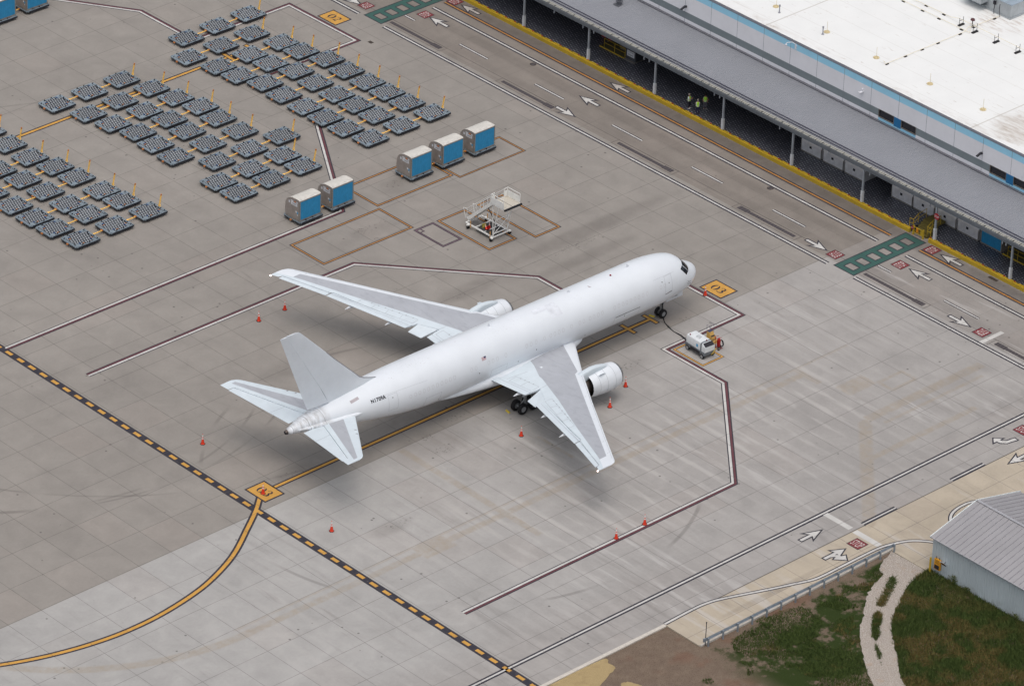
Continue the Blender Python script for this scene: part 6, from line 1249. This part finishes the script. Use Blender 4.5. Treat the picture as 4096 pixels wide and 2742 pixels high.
mb = MB(); mb.box(-.12, .08, -.36, .34, 0, 1.1); mb.build('sign_box', M("sign amber", (226, 160, 40), .5), sg)
mb = MB(); mb.box(-.13, -.12, -.3, .28, .06, .5); mb.build('display', A_GAP, sg)
mb = MB()
for tx, zz in (('YOUR', .92), ('SPEED', .69)): g = fit_geo(text_geo(tx, 1, 1), .46, .15); mb.add([(-.126, -.01-x, zz+y) for x, y, _ in g[0]], g[1])
mb.build('lettering', A_INK, sg); mb = MB(); mb.tube((.0, -.18, 1.1), (.0, -.18, 1.35), .025); mb.tube((.0, .18, 1.1), (.0, .18, 1.35), .025); mb.build('bracket', A_GAP, sg)
so_ = thing('solar_panel', 'small white framed solar panel fixed to the shed wall beside the speed sign', 'solar panel', (-18.0, -51.35, 1.52)); T = Matrix.Rotation(R(-32), 4, 'Y') @ Matrix.Rotation(R(0), 4, 'X')
mb = MB(); mb.box(-.02, .0, -.36, .36, -.27, .27, 0, T); mb.build('panel_frame', B_WHT, so_); mb = MB(); mb.box(-.03, -.02, -.3, .3, -.22, .22, 0, T); mb.build('panel_cell', M("solar cell", (44, 46, 62), .2, .2), so_); mb = MB(); mb.tube((0, 0, 0), (.25, 0, .1), .03); mb.build('bracket', A_GAP, so_)
mb = MB(); mb.lathe([(-.1, .1), (1.42, .1), (1.52, .07), (1.56, 0)], Matrix.Translation((-18.05, -49.78, 0)) @ Matrix.Rotation(R(-90), 4, 'Y'), 0, 16); tag(mb.build('bollard', B_YEL, None, 40), 'yellow steel bollard guarding the near corner of the metal shed', 'bollard')
gr = thing('guardrail', 'galvanised steel guardrail along the kerb above the grass bank', 'guardrail', (-30.6, -45.2, 0))
pr_ = [(-.04, .43), (-.1, .49), (-.1, .53), (-.04, .59), (-.04, .61), (-.1, .67), (-.1, .71), (-.04, .77)]
mb = MB(); mb.rings([[(x, y-.0, z) for y, z in [(-a, b) for a, b in pr_]+[(-a+.015, b) for a, b in pr_[::-1]]] for x in (-12.3, 12.5)]); G_S = M("guardrail zinc", (150, 160, 170), .45, .4, .12, 2, .1); mb.build('rail', G_S, gr, 20)
for i in range(14): x = -12.0+i*1.88; mb = MB(); mb.box(x-.06, x+.06, -.2, -.06, -.3, .78); mb.box(x-.05, x+.05, -.06, .04, .48, .74); mb.build('post', G_S, gr)
mb = MB(); mb.box(-12.45, -12.25, .0, .14, .42, .78); mb.tube((12.5, .04, .42), (12.5, .04, .78), .08, 0, 10); mb.build('end_terminal', G_S, gr, 40)
mb = MB(); mb.tube((-42.7, -45.05, -.2), (-42.7, -45.05, 2.35), .035, 0, 8); mb.box(-42.74, -42.66, -45.09, -45.01, 2.3, 2.42); tag(mb.build('marker_post', A_GAP, None), 'thin dark marker pole at the near end of the guardrail', 'pole')
# weeds against the shed wall
for x, y, hgt, l in ((-17.95, -52.7, .95, 'leafy weed growing against the shed wall below the solar panel'), (-18.0, -54.4, .6, 'thin weed at the foot of the shed wall'), (-18.1, -60.6, .8, 'bushy weed against the far part of the shed wall')):
    t = thing('weed', l, 'weed', (x, y, -.12), 0, 'weeds along the shed wall'); mb = MB()
    for k in range(7): mb.tube((random.gauss(0, .05), random.gauss(0, .08), 0), (random.gauss(-.05, .1), random.gauss(0, .2), hgt*random.uniform(.7, 1)), .01, 0, 4)
    mb.build('stem', M("weed stem", (70, 84, 46), .8), t); mb = MB()
    for k in range(260):
        c = Vector((random.gauss(-.05, .11), random.gauss(0, .2), hgt*random.uniform(.15, 1.05))); a = Vector((random.gauss(0, 1), random.gauss(0, 1), random.gauss(0, .6))).normalized()*.07; b = Vector((random.gauss(0, 1), random.gauss(0, 1), random.gauss(0, .6))).normalized()*.035; mb.poly([c-a, c+b, c+a, c-b])
    mb.build('leaves', MAT_GRASS, t)

# ---------------------------------------------------------------- people on the dock
H_SK = M("skin", (176, 128, 104), .6, 0, .05, 20); H_VST = M("lime safety vest", (168, 222, 60), .6, 0, .06, 6); H_REF = M("reflective tape", (206, 210, 200), .4); H_DK = M("dark clothing", (34, 34, 44), .8); H_NV = M("navy trousers", (42, 44, 72), .8); H_GR = M("grey trousers", (96, 96, 104), .8); H_WH = M("white shirt", (204, 214, 226), .7); H_HR = M("grey hair", (150, 142, 134), .8); H_HB = M("dark hair", (36, 28, 26), .8); H_SH = M("pale shoes", (200, 200, 198), .6)
def skinned(name, nodes, edges, mat, parent, sub=1):
    me = bpy.data.meshes.new(name); me.from_pydata([n[:3] for n in nodes], edges, []); o = bpy.data.objects.new(name, me); COL.objects.link(o); o.parent = parent
    md = o.modifiers.new('Skin', 'SKIN'); bpy.context.view_layer.objects.active = o
    if not me.skin_vertices: me.attributes  # created by the modifier
    if not me.skin_vertices:
        bpy.context.view_layer.update()
    if not me.skin_vertices:
        bm_ = __import__('bmesh').new(); bm_.from_mesh(me); bm_.verts.layers.skin.verify(); bm_.to_mesh(me); bm_.free()
    for i, n in enumerate(nodes): r = n[3]; me.skin_vertices[0].data[i].radius = (r, r) if not isinstance(r, tuple) else r
    me.skin_vertices[0].data[0].use_root = True
    md.use_smooth_shade = True; s = o.modifiers.new('Sub', 'SUBSURF'); s.levels = sub; s.render_levels = sub; me.materials.append(mat); return o
def person(label, loc, rz, trou, shirt, hair, arms, shoes, lean=0.0, vestclip=False):
    t = thing('person', label, 'person', loc, rz, 'people talking on the dock')     # faces local +X
    N = [(0, 0, .95, (.15, .12)), (0, 0, 1.15, (.14, .11)), (0, 0, 1.38, (.17, .12)), (.0, 0, 1.5, .07), (.01, 0, 1.57, .055), (.02, 0, 1.66, .095), (.02, 0, 1.75, .08)]
    E = [(0, 1), (1, 2), (2, 3), (3, 4), (4, 5), (5, 6)]
    for s in (-1, 1):
        b = len(N); N += [(0, s*.1, .88, .1), (.03, s*.11, .5, .065), (0, s*.12, .1, .045), (.14, s*.14, .04, .04)]; E += [(0, b), (b, b+1), (b+1, b+2), (b+2, b+3)]
        el, ha = arms[0 if s == -1 else 1]; b = len(N); N += [(0, s*.2, 1.42, .06), (el[0], s*el[1], el[2], .045), (ha[0], s*ha[1], ha[2], .034)]; E += [(2, b), (b, b+1), (b+1, b+2)]
        w = Vector((ha[0], s*ha[1], ha[2])); d = (w-Vector((el[0], s*el[1], el[2]))).normalized(); pr2 = d.cross(Vector((0, 0, 1))).normalized() if abs(d.z) < .9 else Vector((1, 0, 0)); pk = len(N); N.append((*(w+d*.05), .03)); E.append((b+2, pk))
        for q in range(4): f = w+d*.09+pr2*(q-1.5)*.02; f2 = f+d*(.07-.008*abs(q-1.5)); bb_ = len(N); N += [(*f, .009), (*f2, .008)]; E += [(pk, bb_), (bb_, bb_+1)]
        th_ = w+d*.04+pr2*.045; bb_ = len(N); N += [(*th_, .011), (*(th_+d*.04), .009)]; E += [(b+2, bb_), (bb_, bb_+1)]
    skinned('body', N, E, H_SK, t)
    skinned('trousers', [(0, 0, .98, (.17, .14)), (0, -.1, .88, .115), (.03, -.11, .5, .085), (0, -.12, .1, .07), (0, .1, .88, .115), (.03, .11, .5, .085), (0, .12, .1, .07)], [(0, 1), (1, 2), (2, 3), (0, 4), (4, 5), (5, 6)], trou, t)
    sn = [(0, 0, 1.0, (.165, .14)), (0, 0, 1.2, (.16, .13)), (0, 0, 1.4, (.185, .13)), (0, 0, 1.49, .08)]; se = [(0, 1), (1, 2), (2, 3)]
    for s in (-1, 1): el = arms[0 if s == -1 else 1][0]; b = len(sn); sn += [(0, s*.21, 1.42, .075), (el[0], s*el[1], el[2], .06)]; se += [(2, b), (b, b+1)]
    skinned('shirt', sn, se, shirt, t)
    def ring(z, rx, ry, off=0): return [(rx*math.cos(a), ry*math.sin(a), z) for a in np.linspace(0, 2*math.pi, 20, endpoint=False)]
    lev = [(.93, .17, .22, 1), (.98, .172, .222, 0), (1.08, .168, .215, 1), (1.13, .168, .213, 0), (1.3, .17, .23, 0), (1.42, .15, .225, 0), (1.49, .1, .14, 0)]
    mb = MB(); mb.rings([ring(z, a, b) for z, a, b, _ in lev], 0, False, lambda i, k: 1 if (lev[i][3] or (k in (3, 4, 15, 16, 6, 7, 12, 13) and i < 6)) else 0); mb.build('vest', [H_VST, H_REF], t, 60)
    mb = MB(); mb.rings([[(.0+r*1.05*math.cos(a), r*math.sin(a), z) for a in np.linspace(0, 2*math.pi, 16, endpoint=False)] for z, r in ((1.64, .105), (1.7, .112), (1.77, .105), (1.82, .07), (1.84, .02))]); mb.v = [(v[0]-.02, v[1], v[2]) for v in mb.v]; mb.build('hair', hair, t, 60)
    mb = MB()
    for s in (-1, 1): mb.box(.1, .125, s*.035-.012, s*.035+.012, 1.675, 1.69); 
    mb.box(.11, .135, -.012, .012, 1.63, 1.665); mb.box(.1, .122, -.025, .025, 1.6, 1.61); mb.build('face_features', H_HB, t)
    for s in (-1, 1): mb = MB(); mb.rings([[(x, s*.125+w*math.cos(a), .05+h*math.sin(a)) for a in np.linspace(0, 2*math.pi, 10, endpoint=False)] for x, w, h in ((-.08, .03, .03), (0, .055, .05), (.12, .05, .045), (.2, .02, .02))]); mb.build('shoe', shoes, t, 60)
    return t
person('person in a white shirt and lime vest, dark trousers and pale shoes, hands raised', (28.35, 29.5, .5), R(-75), H_DK, H_WH, H_HR, [((.12, .26, 1.2), (.34, .12, 1.32)), ((.12, .26, 1.2), (.34, .1, 1.36))], H_SH)
person('person seen from behind in a lime vest and navy trousers, nearest the yellow kerb', (28.15, 28.0, .5), R(48), H_NV, H_DK, H_HR, [((.08, .27, 1.18), (.26, .1, 1.2)), ((.08, .27, 1.18), (.26, .1, 1.18))], H_DK)
person('person facing the others in a lime vest over black with grey trousers', (29.6, 28.3, .5), R(-135), H_GR, H_DK, H_HB, [((-.03, .3, 1.18), (.06, .24, 1.0)), ((-.03, .3, 1.18), (.06, .24, .98))], H_SH)
